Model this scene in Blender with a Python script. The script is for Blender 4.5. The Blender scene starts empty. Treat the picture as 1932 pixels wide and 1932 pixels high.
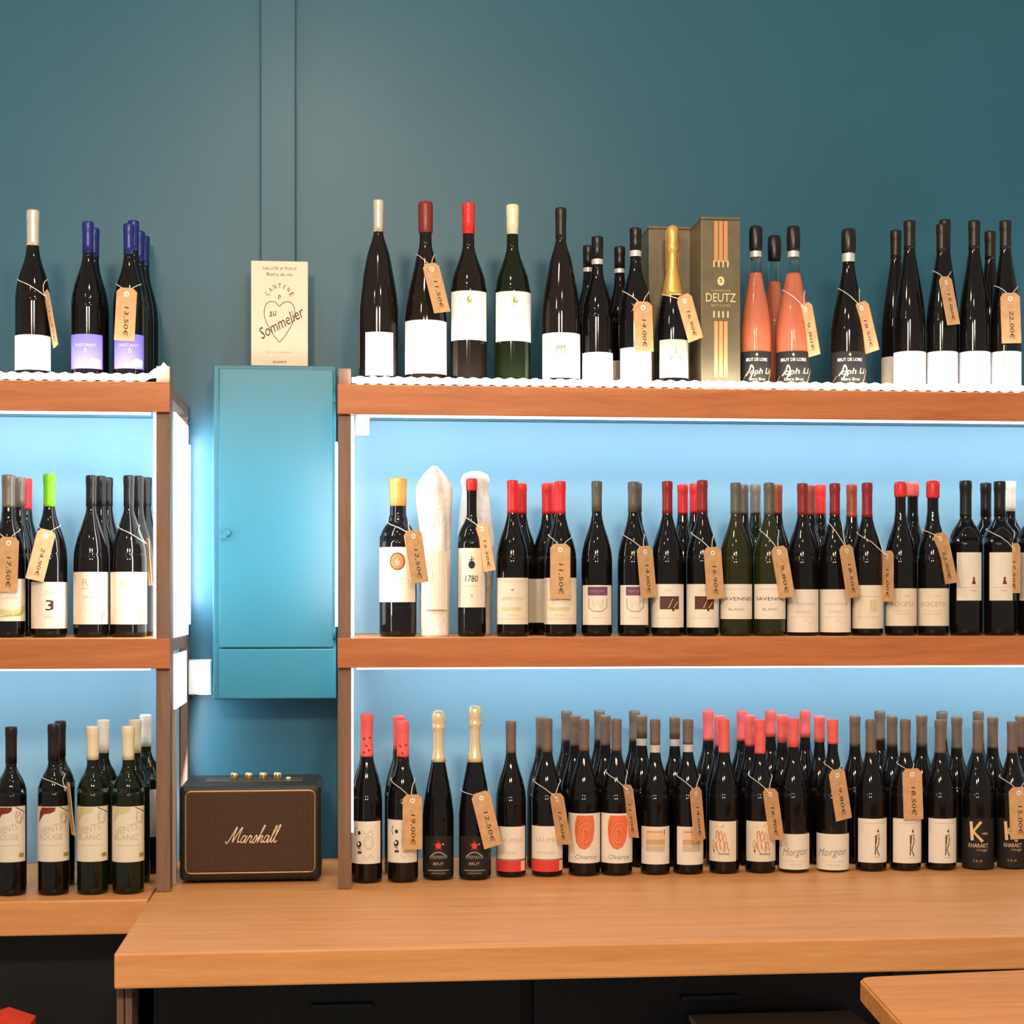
import bpy, bmesh, math, random
from mathutils import Vector, Matrix
random.seed(7)
C = bpy.context.scene.collection
# ---------------------------------------------------------------- camera
F, YH, ZC = 3200.0, 1130.0, 1.45          # focal length in pixels, horizon row, eye height
PSI = math.atan(316.0 / F)                # camera turned a little to the right of the wall's normal
SP, CP = math.sin(PSI), math.cos(PSI)
cam = bpy.data.cameras.new('camera'); cam_o = bpy.data.objects.new('camera', cam); C.objects.link(cam_o)
cam.sensor_fit = 'HORIZONTAL'; cam.sensor_width = 36.0; cam.lens = 36.0 * F / 1932.0
cam.shift_y = (YH - 966.0) / 1932.0
cam_o.location = (0, 0, ZC); cam_o.rotation_euler = (math.pi / 2, 0, -PSI)
bpy.context.scene.camera = cam_o
# ---------------------------------------------------------------- world and exposure
vs = bpy.context.scene.view_settings
vs.view_transform = 'Standard'; vs.look = 'None'; vs.gamma = 1.0; vs.use_curve_mapping = False; vs.exposure = 0.15
world = bpy.data.worlds.new('world'); bpy.context.scene.world = world; world.use_nodes = True
world.node_tree.nodes['Background'].inputs[0].default_value = (1.0, 0.90, 0.80, 1)
world.node_tree.nodes['Background'].inputs[1].default_value = 0.40
bpy.context.scene.cycles.use_denoising = True
# ---------------------------------------------------------------- room lamps and added front fill
def point(name, loc, power, color, radius):
    l = bpy.data.lights.new(name, 'POINT'); l.energy = power; l.color = color; l.shadow_soft_size = radius
    o = bpy.data.objects.new(name, l); C.objects.link(o); o.location = loc; return o
def area(name, loc, rot, sx, sy, power, color):
    l = bpy.data.lights.new(name, 'AREA'); l.shape = 'RECTANGLE'; l.size = sx; l.size_y = sy; l.energy = power; l.color = color
    o = bpy.data.objects.new(name, l); C.objects.link(o); o.location = loc; o.rotation_euler = rot; return o
def aimed(name, loc, d, sx, sy, power, color):
    o = area(name, loc, (0, 0, 0), sx, sy, power, color)
    z = -Vector(d).normalized(); x = Vector((1, 0, 0)) if sx >= sy else Vector((0, 0, 1)).cross(z).normalized()
    x = (x - z * x.dot(z)).normalized(); y = z.cross(x)
    o.rotation_euler = Matrix((x, y, z)).transposed().to_euler(); return o
WARM = (1.0, 0.80, 0.58)
COOL = (0.97, 0.98, 1.0)
for k, (x, y, z, p) in enumerate([(-0.08, 2.05, 2.78, 19), (-0.75, 1.4, 2.8, 8), (0.45, 1.4, 2.8, 14), (-0.45, 0.4, 2.45, 95), (0.35, 0.3, 2.5, 85)]):
    point('ceiling_and_fill_lamp', (x, y, z), p, WARM, 0.12 if p > 50 else 0.045)  # the two strong ones near the camera are added front fill without fixtures

# ---------------------------------------------------------------- helpers
def at(px, py, Y):
    u = (px - 966.0) / F; t = Y / (CP - u * SP)
    return Vector((t * (SP + u * CP), Y, ZC + t * (YH - py) / F))
def X(px, Y): return at(px, 0, Y).x
def Z(px, py, Y): return at(px, py, Y).z
def mpp(px, Y): return Y / (CP - (px - 966.0) / F * SP) / F
def empty(name, loc, label, cat, group=None, rotz=0):
    o = bpy.data.objects.new(name, None); C.objects.link(o); o.location = loc; o.rotation_euler = (0, 0, rotz)
    o.empty_display_size = 0.02
    return tag(o, label, cat, group)
def tag(o, label, cat, group=None):
    o['label'] = label; o['category'] = cat
    if group: o['group'] = group
    return o
def link(name, me, mat, parent=None, smooth=False, loc=None):
    o = bpy.data.objects.new(name, me); C.objects.link(o)
    mats = mat if isinstance(mat, (list, tuple)) else [mat]
    for m in mats: me.materials.append(M[m] if isinstance(m, str) else m)
    if smooth:
        for p in me.polygons: p.use_smooth = True
    if parent: o.parent = parent
    if loc: o.location = loc
    return o
def obj(name, bm, mat, parent=None, smooth=False, loc=None):
    me = bpy.data.meshes.new(name); bm.to_mesh(me); bm.free()
    return link(name, me, mat, parent, smooth, loc)
def struct(o): o['kind'] = 'structure'; return o
def abox(bm, x0, x1, y0, y1, z0, z1, bev=0.0, seg=2):
    r = bmesh.ops.create_cube(bm, size=1.0)
    v = r['verts']
    for q in v:
        q.co = Vector((x0 + (q.co.x + .5) * (x1 - x0), y0 + (q.co.y + .5) * (y1 - y0), z0 + (q.co.z + .5) * (z1 - z0)))
    if bev > 0:
        es = list({e for q in v for e in q.link_edges})
        bmesh.ops.bevel(bm, geom=es, offset=bev, segments=seg, affect='EDGES', profile=0.6)
    return bm
def box(name, x0, x1, y0, y1, z0, z1, mat, parent=None, bev=0.002, off=None):
    bm = bmesh.new()
    if off is not None:
        x0 -= off.x; x1 -= off.x; y0 -= off.y; y1 -= off.y; z0 -= off.z; z1 -= off.z
    abox(bm, x0, x1, y0, y1, z0, z1, bev)
    return obj(name, bm, mat, parent)
def lathe_bm(prof, seg=28, bm=None, close_top=True, close_bot=True, jitter=None):
    bm = bm or bmesh.new(); rings = []
    for i, (r, z) in enumerate(prof):
        ring = []
        for k in range(seg):
            a = 2 * math.pi * k / seg; rr = r
            if jitter: rr = r * jitter(a, z)
            ring.append(bm.verts.new((rr * math.cos(a), rr * math.sin(a), z)))
        rings.append(ring)
    for a, b in zip(rings, rings[1:]):
        for k in range(seg):
            bm.faces.new((a[k], a[(k + 1) % seg], b[(k + 1) % seg], b[k]))
    if close_bot: bm.faces.new(list(reversed(rings[0])))
    if close_top: bm.faces.new(rings[-1])
    return bm
def tube_bm(pts, rad, seg=6, bm=None, closed=False, rads=None):
    bm = bm or bmesh.new(); n = len(pts); rings = []
    pts = [Vector(p) for p in pts]
    for i, p in enumerate(pts):
        a = pts[(i - 1) % n] if (closed or i > 0) else p
        b = pts[(i + 1) % n] if (closed or i < n - 1) else p
        d = (b - a).normalized() if (b - a).length > 1e-9 else Vector((1, 0, 0))
        up = Vector((0, 0, 1)) if abs(d.z) < .9 else Vector((0, 1, 0))
        s = d.cross(up).normalized(); t = s.cross(d)
        r = rads[i] if rads else rad
        rings.append([bm.verts.new(p + s * r * math.cos(2 * math.pi * k / seg) + t * r * math.sin(2 * math.pi * k / seg)) for k in range(seg)])
    m = n if closed else n - 1
    for i in range(m):
        a, b = rings[i], rings[(i + 1) % n]
        for k in range(seg): bm.faces.new((a[k], a[(k + 1) % seg], b[(k + 1) % seg], b[k]))
    if not closed:
        bm.faces.new(list(reversed(rings[0]))); bm.faces.new(rings[-1])
    return bm
def smooth_path(pts, n=6):
    out = []
    for i in range(len(pts) - 1):
        p0 = pts[max(i - 1, 0)]; p1 = pts[i]; p2 = pts[i + 1]; p3 = pts[min(i + 2, len(pts) - 1)]
        for k in range(n):
            t = k / n
            out.append(tuple(.5 * (2 * b + (c - a) * t + (2 * a - 5 * b + 4 * c - d) * t * t + (3 * b - a - 3 * c + d) * t ** 3) for a, b, c, d in zip(p0, p1, p2, p3)))
    out.append(tuple(pts[-1])); return out

# ---------------------------------------------------------------- materials
M = {}
def mat(name, col, rough=.5, spec=.5, metal=0., coat=0., emit=None, estr=0., trans=0., ior=1.45, sss=0.):
    m = bpy.data.materials.new(name); m.use_nodes = True; b = m.node_tree.nodes['Principled BSDF']
    b.inputs['Base Color'].default_value = (*col, 1); b.inputs['Roughness'].default_value = rough
    b.inputs['Specular IOR Level'].default_value = spec; b.inputs['Metallic'].default_value = metal
    b.inputs['Coat Weight'].default_value = coat; b.inputs['Coat Roughness'].default_value = .06
    b.inputs['Transmission Weight'].default_value = trans; b.inputs['IOR'].default_value = ior
    if emit: b.inputs['Emission Color'].default_value = (*emit, 1); b.inputs['Emission Strength'].default_value = estr
    M[name] = m; return m
def nodes(m): return m.node_tree.nodes, m.node_tree.links, m.node_tree.nodes['Principled BSDF']
def noisy(m, c1, c2, scale, detail=4, bump=0., bscale=None, dist=.001, mapscale=(1, 1, 1)):
    n, l, b = nodes(m)
    tc = n.new('ShaderNodeTexCoord'); mp = n.new('ShaderNodeMapping'); mp.inputs['Scale'].default_value = mapscale
    l.new(tc.outputs['Object'], mp.inputs['Vector'])
    t = n.new('ShaderNodeTexNoise'); t.inputs['Scale'].default_value = scale; t.inputs['Detail'].default_value = detail
    l.new(mp.outputs[0], t.inputs['Vector'])
    r = n.new('ShaderNodeValToRGB'); r.color_ramp.elements[0].position = .32; r.color_ramp.elements[1].position = .68
    r.color_ramp.elements[0].color = (*c1, 1); r.color_ramp.elements[1].color = (*c2, 1)
    l.new(t.outputs['Fac'], r.inputs['Fac']); l.new(r.outputs['Color'], b.inputs['Base Color'])
    if bump:
        t2 = n.new('ShaderNodeTexNoise'); t2.inputs['Scale'].default_value = bscale or scale * 6; l.new(mp.outputs[0], t2.inputs['Vector'])
        bp = n.new('ShaderNodeBump'); bp.inputs['Strength'].default_value = bump; bp.inputs['Distance'].default_value = dist
        l.new(t2.outputs['Fac'], bp.inputs['Height']); l.new(bp.outputs[0], b.inputs['Normal'])
def wood(name, dark, mid, light, along, rough=.45, gscale=1.0):
    m = mat(name, mid, rough, .4); n, l, b = nodes(m)
    s = [1.0, 1.0, 1.0]
    for i in range(3): s[i] = (1.2 if i == along else 16.0) * gscale
    tc = n.new('ShaderNodeTexCoord'); mp = n.new('ShaderNodeMapping'); mp.inputs['Scale'].default_value = s
    l.new(tc.outputs['Object'], mp.inputs['Vector'])
    t = n.new('ShaderNodeTexNoise'); t.inputs['Scale'].default_value = 3.0; t.inputs['Detail'].default_value = 7; t.inputs['Roughness'].default_value = .6; t.inputs['Distortion'].default_value = .6
    l.new(mp.outputs[0], t.inputs['Vector'])
    t2 = n.new('ShaderNodeTexNoise'); t2.inputs['Scale'].default_value = 22.0; t2.inputs['Detail'].default_value = 3
    l.new(mp.outputs[0], t2.inputs['Vector'])
    mx = n.new('ShaderNodeMath'); mx.operation = 'MULTIPLY_ADD'; mx.inputs[1].default_value = .28
    l.new(t2.outputs['Fac'], mx.inputs[0]); 
    sub = n.new('ShaderNodeMath'); sub.operation = 'SUBTRACT'; sub.inputs[1].default_value = .14
    l.new(t.outputs['Fac'], sub.inputs[0]); l.new(sub.outputs[0], mx.inputs[2])
    r = n.new('ShaderNodeValToRGB'); e = r.color_ramp.elements
    e[0].position = .28; e[0].color = (*dark, 1); e[1].position = .72; e[1].color = (*light, 1)
    q = e.new(.5); q.color = (*mid, 1)
    l.new(mx.outputs[0], r.inputs['Fac']); l.new(r.outputs['Color'], b.inputs['Base Color'])
    bp = n.new('ShaderNodeBump'); bp.inputs['Strength'].default_value = .12; bp.inputs['Distance'].default_value = .0006
    l.new(mx.outputs[0], bp.inputs['Height']); l.new(bp.outputs[0], b.inputs['Normal'])
    return m
noisy(mat('wall_paint', (.03, .13, .17), .40, .38), (.022, .108, .168), (.025, .117, .181), 3.0, 3, .06, 60, .002)
noisy(mat('lit_panel_paint', (.11, .36, .54), .5, .5), (.215, .44, .605), (.23, .46, .625), 2.0, 3, .04, 80, .001)  # wall blue made paler, the glow of the shelf lights put into the colour
noisy(mat('cabinet_paint', (.02, .2, .29), .38, .5), (.022, .185, .275), (.026, .20, .29), 4.0, 3, .05, 90, .001)
wood('shelf_wood', (.40, .125, .040), (.50, .165, .055), (.58, .21, .08), 0)
wood('counter_wood', (.64, .26, .085), (.72, .315, .11), (.79, .38, .15), 0, .42)
wood('post_wood', (.16, .085, .054), (.21, .118, .076), (.26, .155, .105), 2)
wood('rail_wood', (.40, .34, .28), (.48, .42, .35), (.55, .49, .42), 2)
wood('table_wood', (.48, .17, .035), (.60, .235, .05), (.68, .30, .075), 0, .55, .7)
noisy(mat('floor_tile', (.05, .05, .05), .5), (.04, .04, .04), (.06, .055, .05), 8)
noisy(mat('shade_and_leg_black', (.008, .007, .007), .5), (.007, .006, .006), (.011, .010, .010), 10)  # black for the shade under the worktops, also for stool and table legs
noisy(mat('slate_panel', (.015, .02, .023), .5), (.012, .016, .019), (.018, .023, .027), 10)
mat('led', (1, 1, 1), .4, emit=(1.0, .99, .95), estr=9.0)
mat('led_soft', (1, 1, 1), .4, emit=(.95, .98, 1.0), estr=2.6)
mat('led_dim', (.9, .9, .88), .4, emit=(.95, .98, 1.0), estr=.8)
mat('white_plastic', (.86, .86, .85), .35)
mat('glass_black', (.005, .004, .004), .06, .42)
mat('glass_brown', (.011, .007, .005), .07, .42)
mat('glass_green', (.006, .010, .003), .06, .42)
mat('glass_olive', (.022, .024, .005), .07, .42)
mat('rose_wine', (.92, .30, .17), .18, .5, coat=.4, emit=(.7, .12, .04), estr=0.0)
mat('clear_glass', (.98, .9, .86), .02, .5, trans=1.0, ior=1.2)
noisy(mat('kraft', (.58, .34, .16), .75, .2), (.58, .34, .165), (.70, .43, .22), 70, 5, .1, 300, .0003)
mat('string', (.80, .76, .66), .8, .2)
mat('ink', (.06, .035, .02), .7, .2)
mat('eyelet', (.88, .84, .74), .5)
noisy(mat('tissue', (.90, .88, .83), .7, .2), (.74, .69, .60), (.88, .86, .81), 14, 4, .9, 45, .005)
noisy(mat('leatherette', (.012, .010, .009), .5, .5), (.010, .009, .008), (.018, .015, .013), 90, 3, .4, 400, .0006)
mat('gold_piping', (.42, .26, .13), .35, .5, metal=.6)
mat('brass', (.90, .72, .45), .25, .5, metal=.9)
mat('logo_metal', (.90, .72, .55), .35, .5, metal=.3)
mat('control_plate', (.10, .07, .045), .4, .5, metal=.5)
def weave():
    m = mat('grille_cloth', (.07, .035, .022), .85, .15); n, l, b = nodes(m)
    tc = n.new('ShaderNodeTexCoord')
    w1 = n.new('ShaderNodeTexWave'); w1.bands_direction = 'X'; w1.inputs['Scale'].default_value = 95; w1.inputs['Distortion'].default_value = 1.0
    w2 = n.new('ShaderNodeTexWave'); w2.bands_direction = 'Z'; w2.inputs['Scale'].default_value = 95; w2.inputs['Distortion'].default_value = 1.0
    l.new(tc.outputs['Object'], w1.inputs['Vector']); l.new(tc.outputs['Object'], w2.inputs['Vector'])
    mu = n.new('ShaderNodeMath'); mu.operation = 'MULTIPLY'; l.new(w1.outputs['Fac'], mu.inputs[0]); l.new(w2.outputs['Fac'], mu.inputs[1])
    r = n.new('ShaderNodeValToRGB'); r.color_ramp.elements[0].color = (.045, .024, .016, 1); r.color_ramp.elements[1].color = (.19, .115, .08, 1)
    l.new(mu.outputs[0], r.inputs['Fac']); l.new(r.outputs['Color'], b.inputs['Base Color'])
    bp = n.new('ShaderNodeBump'); bp.inputs['Strength'].default_value = .5; bp.inputs['Distance'].default_value = .001
    l.new(mu.outputs[0], bp.inputs['Height']); l.new(bp.outputs[0], b.inputs['Normal'])
weave()
def giftbox():
    m = noisy(mat('carton_olive', (.12, .10, .06), .38, .5, metal=.25), (.13, .105, .06), (.16, .13, .075), 40, 3, .05, 200, .0004)
giftbox()
# paper and print colours
for nm, c in dict(paper_white=(.90, .90, .88), paper_cream=(.80, .72, .58), paper_warm=(.84, .78, .68), paper_blue=(.22, .20, .80), paper_black=(.018, .016, .015),
                  paper_grey=(.55, .53, .44), poster=(.86, .74, .58), red_card=(.75, .06, .03)).items():
    noisy(mat(nm, c, .6, .3), tuple(q * .97 for q in c), tuple(min(1, q * 1.03) for q in c), 60, 3)
for nm, c in dict(p_black=(.02, .018, .016), p_grey=(.32, .31, .29), p_faint=(.62, .52, .40), p_green=(.35, .42, .12), p_white=(.92, .92, .90), p_tan=(.62, .40, .20),
                  p_copper=(.50, .17, .06), p_purple=(.20, .07, .16), p_brown=(.10, .045, .03), p_red=(.72, .06, .05), p_orange=(.80, .18, .07), p_dorange=(.55, .06, .02),
                  p_yellow=(.85, .78, .38), p_gold=(.75, .55, .22), p_peach=(.86, .60, .40), p_olive=(.35, .28, .05), p_maroon=(.22, .03, .02), p_lgreen=(.62, .60, .30), p_lblue=(.60, .60, .88),
                  p_stripe=(.62, .30, .12), p_gilt=(.85, .66, .36)).items():
    mat(nm, c, .6, .3)
# capsule foils
for nm, c, rg, mt in [('cap_silver', (.66, .60, .50), .35, .3), ('cap_blue', (.02, .03, .20), .3, .2), ('cap_wax', (.20, .025, .02), .35, 0), ('cap_red', (.75, .03, .03), .35, .05),
                      ('cap_cream', (.82, .74, .52), .4, .05), ('cap_darkbrown', (.020, .014, .012), .35, .2), ('cap_black', (.012, .010, .010), .3, .1), ('cap_gold', (.80, .48, .13), .3, .5),
                      ('cap_green', (.20, .62, .015), .35, .05), ('cap_grey', (.20, .17, .14), .35, .25), ('cap_darkred', (.28, .02, .025), .35, .1), ('cap_brick', (.42, .09, .05), .4, .1),
                      ('cap_coral', (.90, .14, .13), .45, 0), ('cap_palegold', (.90, .76, .48), .3, .4), ('cap_taupe', (.21, .155, .12), .38, .2), ('cap_white', (.88, .86, .80), .4, 0), ('cap_orange', (.70, .36, .10), .35, .2),
                      ('cap_olive', (.13, .125, .095), .4, .2), ('cap_ring', (.75, .72, .66), .3, .4)]:
    mat(nm, c, rg, .5, metal=mt)

# ---------------------------------------------------------------- flat print: 2-D shapes, later wrapped round a bottle or laid on a card
TXT = {}
def text2d(s):
    if s in TXT: return TXT[s]
    cu = bpy.data.curves.new('t', 'FONT'); cu.body = s; cu.size = 1.0; cu.align_x = 'CENTER'; cu.align_y = 'CENTER'; cu.resolution_u = 2
    o = bpy.data.objects.new('t', cu); C.objects.link(o)
    dg = bpy.context.evaluated_depsgraph_get(); dg.update()
    ev = o.evaluated_get(dg); me = ev.to_mesh()
    v = [(p.co.x, p.co.y) for p in me.vertices]; f = [tuple(p.vertices) for p in me.polygons]
    ev.to_mesh_clear(); bpy.data.objects.remove(o); bpy.data.curves.remove(cu)
    x0 = min(p[0] for p in v); x1 = max(p[0] for p in v); y0 = min(p[1] for p in v); y1 = max(p[1] for p in v)
    v = [((x - (x0 + x1) / 2) / (x1 - x0), (y - (y0 + y1) / 2) / (y1 - y0)) for x, y in v]   # unit box
    TXT[s] = (v, f); return TXT[s]
class Art:
    def __init__(s): s.sh = []                                     # (verts2d, faces, colour, layer)
    def add(s, v, f, c): s.sh.append((v, f, c, len(s.sh))); return s
    def rect(s, x0, y0, x1, y1, c): return s.add([(x0, y0), (x1, y0), (x1, y1), (x0, y1)], [(0, 1, 2, 3)], c)
    def poly(s, pts, c): return s.add(list(pts), [tuple(range(len(pts)))], c)
    def ell(s, cx, cy, rx, ry, c, n=24): return s.poly([(cx + rx * math.cos(2 * math.pi * k / n), cy + ry * math.sin(2 * math.pi * k / n)) for k in range(n)], c)
    def text(s, t, cx, cy, w, h, c, rot=0., shear=0.):
        v, f = text2d(t); cr, sr = math.cos(rot), math.sin(rot)
        vv = []
        for x, y in v:
            x, y = x * w + shear * y * h, y * h
            vv.append((cx + x * cr - y * sr, cy + x * sr + y * cr))
        return s.add(vv, f, c)
    def line(s, pts, w, c):
        v = []; f = []; n = len(pts)
        for i, p in enumerate(pts):
            a = pts[max(i - 1, 0)]; b = pts[min(i + 1, n - 1)]; dx, dy = b[0] - a[0], b[1] - a[1]; L = math.hypot(dx, dy) or 1
            nx, ny = -dy / L * w / 2, dx / L * w / 2
            v += [(p[0] + nx, p[1] + ny), (p[0] - nx, p[1] - ny)]
            if i: f.append((2 * i - 2, 2 * i - 1, 2 * i + 1, 2 * i))
        return s.add(v, f, c)
    def arc(s, cx, cy, rx, ry, a0, a1, w, c, n=14):
        return s.line([(cx + rx * math.cos(a0 + (a1 - a0) * k / n), cy + ry * math.sin(a0 + (a1 - a0) * k / n)) for k in range(n + 1)], w, c)
    def build(s, name, fn, parent, step=None):
        """fn(x, y, layer) -> 3-D point"""
        if not s.sh: return None
        mats = []; bm = bmesh.new()
        for v, f, c, lay in s.sh:
            if c not in mats: mats.append(c)
            b2 = bmesh.new(); vv = [b2.verts.new((x, y, 0)) for x, y in v]
            for q in f:
                try: b2.faces.new([vv[i] for i in q])
                except ValueError: pass
            if step:
                x0 = min(p[0] for p in v); x1 = max(p[0] for p in v); k = math.floor(x0 / step) + 1
                while k * step < x1:
                    bmesh.ops.bisect_plane(b2, geom=b2.verts[:] + b2.edges[:] + b2.faces[:], plane_co=(k * step, 0, 0), plane_no=(1, 0, 0)); k += 1
            idx = {}
            for q in b2.verts: idx[q] = bm.verts.new(fn(q.co.x, q.co.y, lay))
            for q in b2.faces:
                nf = bm.faces.new([idx[w] for w in q.verts]); nf.material_index = mats.index(c)
            b2.free()
        return obj(name, bm, mats, parent)

# label designs: art(a, w, h) in metres, origin at the label's middle (x) and bottom (y)
def d_none(a, w, h): pass
def d_green_crest(a, w, h):
    a.line([(-.004, h * .70), (.0, h * .9), (.005, h * .74)], .0012, 'p_green').ell(.0, h * .82, .0045, .006, 'p_green').ell(.0015, h * .84, .0018, .003, 'paper_white')
    a.line([(-.016, h * .5), (.016, h * .5)], .0007, 'p_faint').line([(-.012, h * .44), (.012, h * .44)], .0005, 'p_faint')
def d_square(a, w, h):
    a.rect(-.013, h * .45, .006, h * .72, 'p_grey').rect(-.009, h * .5, -.004, h * .62, 'paper_white').rect(.0, h * .5, .003, h * .66, 'paper_white').rect(.012, h * .44, .015, h * .49, 'p_grey')
def d_blue(a, w, h):
    a.poly([(-.004, .004), (w * .4, .003), (w * .42, h * .25), (.012, h * .3), (.004, h * .2)], 'p_white').text('INSTANT', .0, h * .68, w * .55, .005, 'p_lblue').line([(-.002, h * .45), (.0, h * .62), (.003, h * .46)], .0012, 'p_lblue')
    a.text('bulles', .012, h * .15, .012, .004, 'paper_blue')
def d_shield(a, w, h):
    a.line([(-.011, h * .62), (-.006, h * .3), (0, h * .2), (.006, h * .3), (.011, h * .62)], .0013, 'p_grey').ell(0, h * .55, .006, .011, 'p_grey').ell(0, h * .56, .0035, .007, 'paper_grey')
    a.line([(-.013, h * .45), (-.006, h * .55)], .001, 'p_black').line([(.013, h * .45), (.006, h * .55)], .001, 'p_black').line([(0, h * .7), (0, h * .85)], .002, 'p_grey').line([(-.02, h * .08), (.02, h * .08)], .0008, 'p_grey')
def d_joseph(a, w, h):
    a.text('BRUT DE LOIRE', .0, h * .76, w * .55, .006, 'p_white').ell(.0, h * .90, .0022, .0028, 'p_tan')
    a.line(smooth_path([(-.022, h * .30), (-.014, h * .45), (-.010, h * .6), (-.006, h * .45), (-.012, h * .22), (-.008, h * .2)]), .0022, 'p_yellow')
    a.text('oph Li', .007, h * .40, w * .52, .014, 'p_yellow', .06, .3).text('Extra Brut', .001, h * .2, w * .4, .005, 'p_gold').line([(-w * .45, h * .08), (-w * .3, h * .3)], .001, 'p_tan').line([(w * .3, h * .1), (w * .44, h * .5)], .0012, 'p_tan')
def d_hill(a, w, h):
    a.poly([(-w * .48, h * .2), (-w * .2, h * .3), (w * .1, h * .24), (w * .48, h * .42), (w * .48, h * .2), (w * .1, h * .12)], 'p_lgreen').poly([(-w * .3, h * .1), (w * .2, h * .17), (w * .4, h * .3), (w * .3, h * .12)], 'p_green').text('la colline', -.004, h * .55, w * .5, .006, 'p_faint')
def d_three(a, w, h):
    a.text('3', .0, h * .5, .013, .019, 'p_black').rect(.003, h * .41, .0072, h * .60, 'p_brown').text('Trois', .003, h * .78, .022, .006, 'p_faint').line([(-.02, h * .72), (.02, h * .74)], .0006, 'p_faint').text('cuvee', 0, h * .25, .018, .004, 'p_faint')
def d_emblem(a, w, h):
    a.text('R', -.008, h * .80, .012, .013, 'p_tan').line([(-.016, h * .68), (.0, h * .70)], .0012, 'p_tan').text('LE FER', .001, h * .52, .026, .006, 'p_grey').text('terre', -.002, h * .28, .016, .004, 'p_faint').line([(.022, h * .08), (.025, h * .26)], .002, 'p_olive')
def d_seal(a, w, h):
    a.ell(.003, h * .74, .0145, .0165, 'p_brown').ell(.003, h * .74, .0122, .0142, 'p_copper').text('6', .003, h * .74, .007, .014, 'p_peach').text('Grand Cru', .003, h * .44, .026, .005, 'p_tan').line([(-.016, h * .34), (.022, h * .34)], .0006, 'p_tan').line([(-.012, h * .26), (.018, h * .26)], .0006, 'p_tan')
def d_1780(a, w, h, c='p_black'):
    a.ell(0, h * .72, .0062, .0075, c).line([(0, h * .78), (0, h * .86)], .0015, c).line([(-.005, h * .80), (.005, h * .82)], .0012, c).text('1780', 0, h * .485, .024, .012, c, 0, .1).text('bordeaux', 0, h * .37, .02, .003, 'p_faint').ell(0, h * .2, .002, .0025, 'p_tan')
def d_lament(a, w, h):
    a.text('LAMENTOL', -.001, h * .55, w * .62, .0062, 'p_tan').ell(0, h * .74, .003, .0017, 'p_grey').rect(-w * .28, h * .30, w * .22, h * .37, 'p_lgreen').line([(-w * .36, h * .12), (w * .36, h * .12)], .0007, 'p_faint').line([(-w * .4, h * .93), (w * .4, h * .93)], .0007, 'p_faint').text('du sud', 0, h * .2, .018, .004, 'p_faint')
def d_purple(a, w, h):
    a.rect(-w * .28, h * .74, w * .30, h * .96, 'p_purple').text('MEMOIRE', .0, h * .85, w * .4, .004, 'p_grey')
    a.line([(-w * .25, h * .66), (-w * .24, h * .42), (-w * .1, h * .34), (w * .12, h * .34), (w * .27, h * .44), (w * .28, h * .66)], .0016, 'p_grey').line([(-w * .14, h * .62), (-w * .1, h * .42), (w * .0, h * .60), (w * .1, h * .42), (w * .16, h * .62)], .0011, 'p_tan').line([(-.01, h * .18), (.01, h * .18)], .0006, 'p_tan')
def d_brown(a, w, h):
    a.rect(-w * .20, h * .42, w * .26, h * .72, 'p_brown').line([(0, h * .45), (w * .10, h * .66)], .0012, 'p_peach').line([(w * .12, h * .44), (w * .22, h * .6)], .0012, 'p_peach').ell(w * .11, h * .41, .002, .003, 'p_black').text('domaine', 0, h * .86, .012, .003, 'p_faint').line([(-w * .3, h * .22), (w * .3, h * .22)], .0006, 'p_faint')
def d_savenn(a, w, h):
    a.text('SAVENNES', .001, h * .58, w * .84, .0066, 'p_brown').text('BLANC', -.002, h * .28, w * .38, .0048, 'p_grey').line([(-w * .4, h * .86), (w * .4, h * .86)], .0005, 'p_faint')
def d_faint(a, w, h):
    a.text('CHANTERIE', 0, h * .66, w * .62, .005, 'p_faint').text('SYRAH', 0, h * .48, w * .36, .0045, 'p_faint').line(smooth_path([(.0, h * .22), (.006, h * .3), (.012, h * .2), (.017, h * .28)]), .0012, 'p_peach').line([(-w * .35, h * .36), (w * .35, h * .36)], .0005, 'p_faint')
def d_window(a, w, h):
    for q in range(3): a.rect(.002 + q * .0045, h * .4, .0052 + q * .0045, h * .66, 'p_lgreen')
    a.line([(-w * .3, h * .74), (w * .3, h * .74)], .0006, 'p_tan').line([(-w * .3, h * .27), (w * .3, h * .27)], .0008, 'p_lgreen')
def d_roceta(a, w, h):
    a.text('ROCETA', .002, h * .58, w * .60, .0085, 'p_tan').line([(.004, h * .78), (.015, h * .80)], .001, 'p_tan').line([(-.02, h * .40), (.018, h * .40)], .0005, 'p_faint').line([(-.02, h * .32), (.018, h * .32)], .0005, 'p_faint')
def d_figure_red(a, w, h):
    a.ell(.006, h * .46, .0022, .003, 'p_maroon').poly([(.002, h * .34), (.0105, h * .34), (.008, h * .43), (.004, h * .43)], 'p_maroon').line([(-w * .3, h * .27), (w * .34, h * .28)], .0006, 'p_tan').text('rouge', .004, h * .2, .014, .004, 'p_tan')
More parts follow.
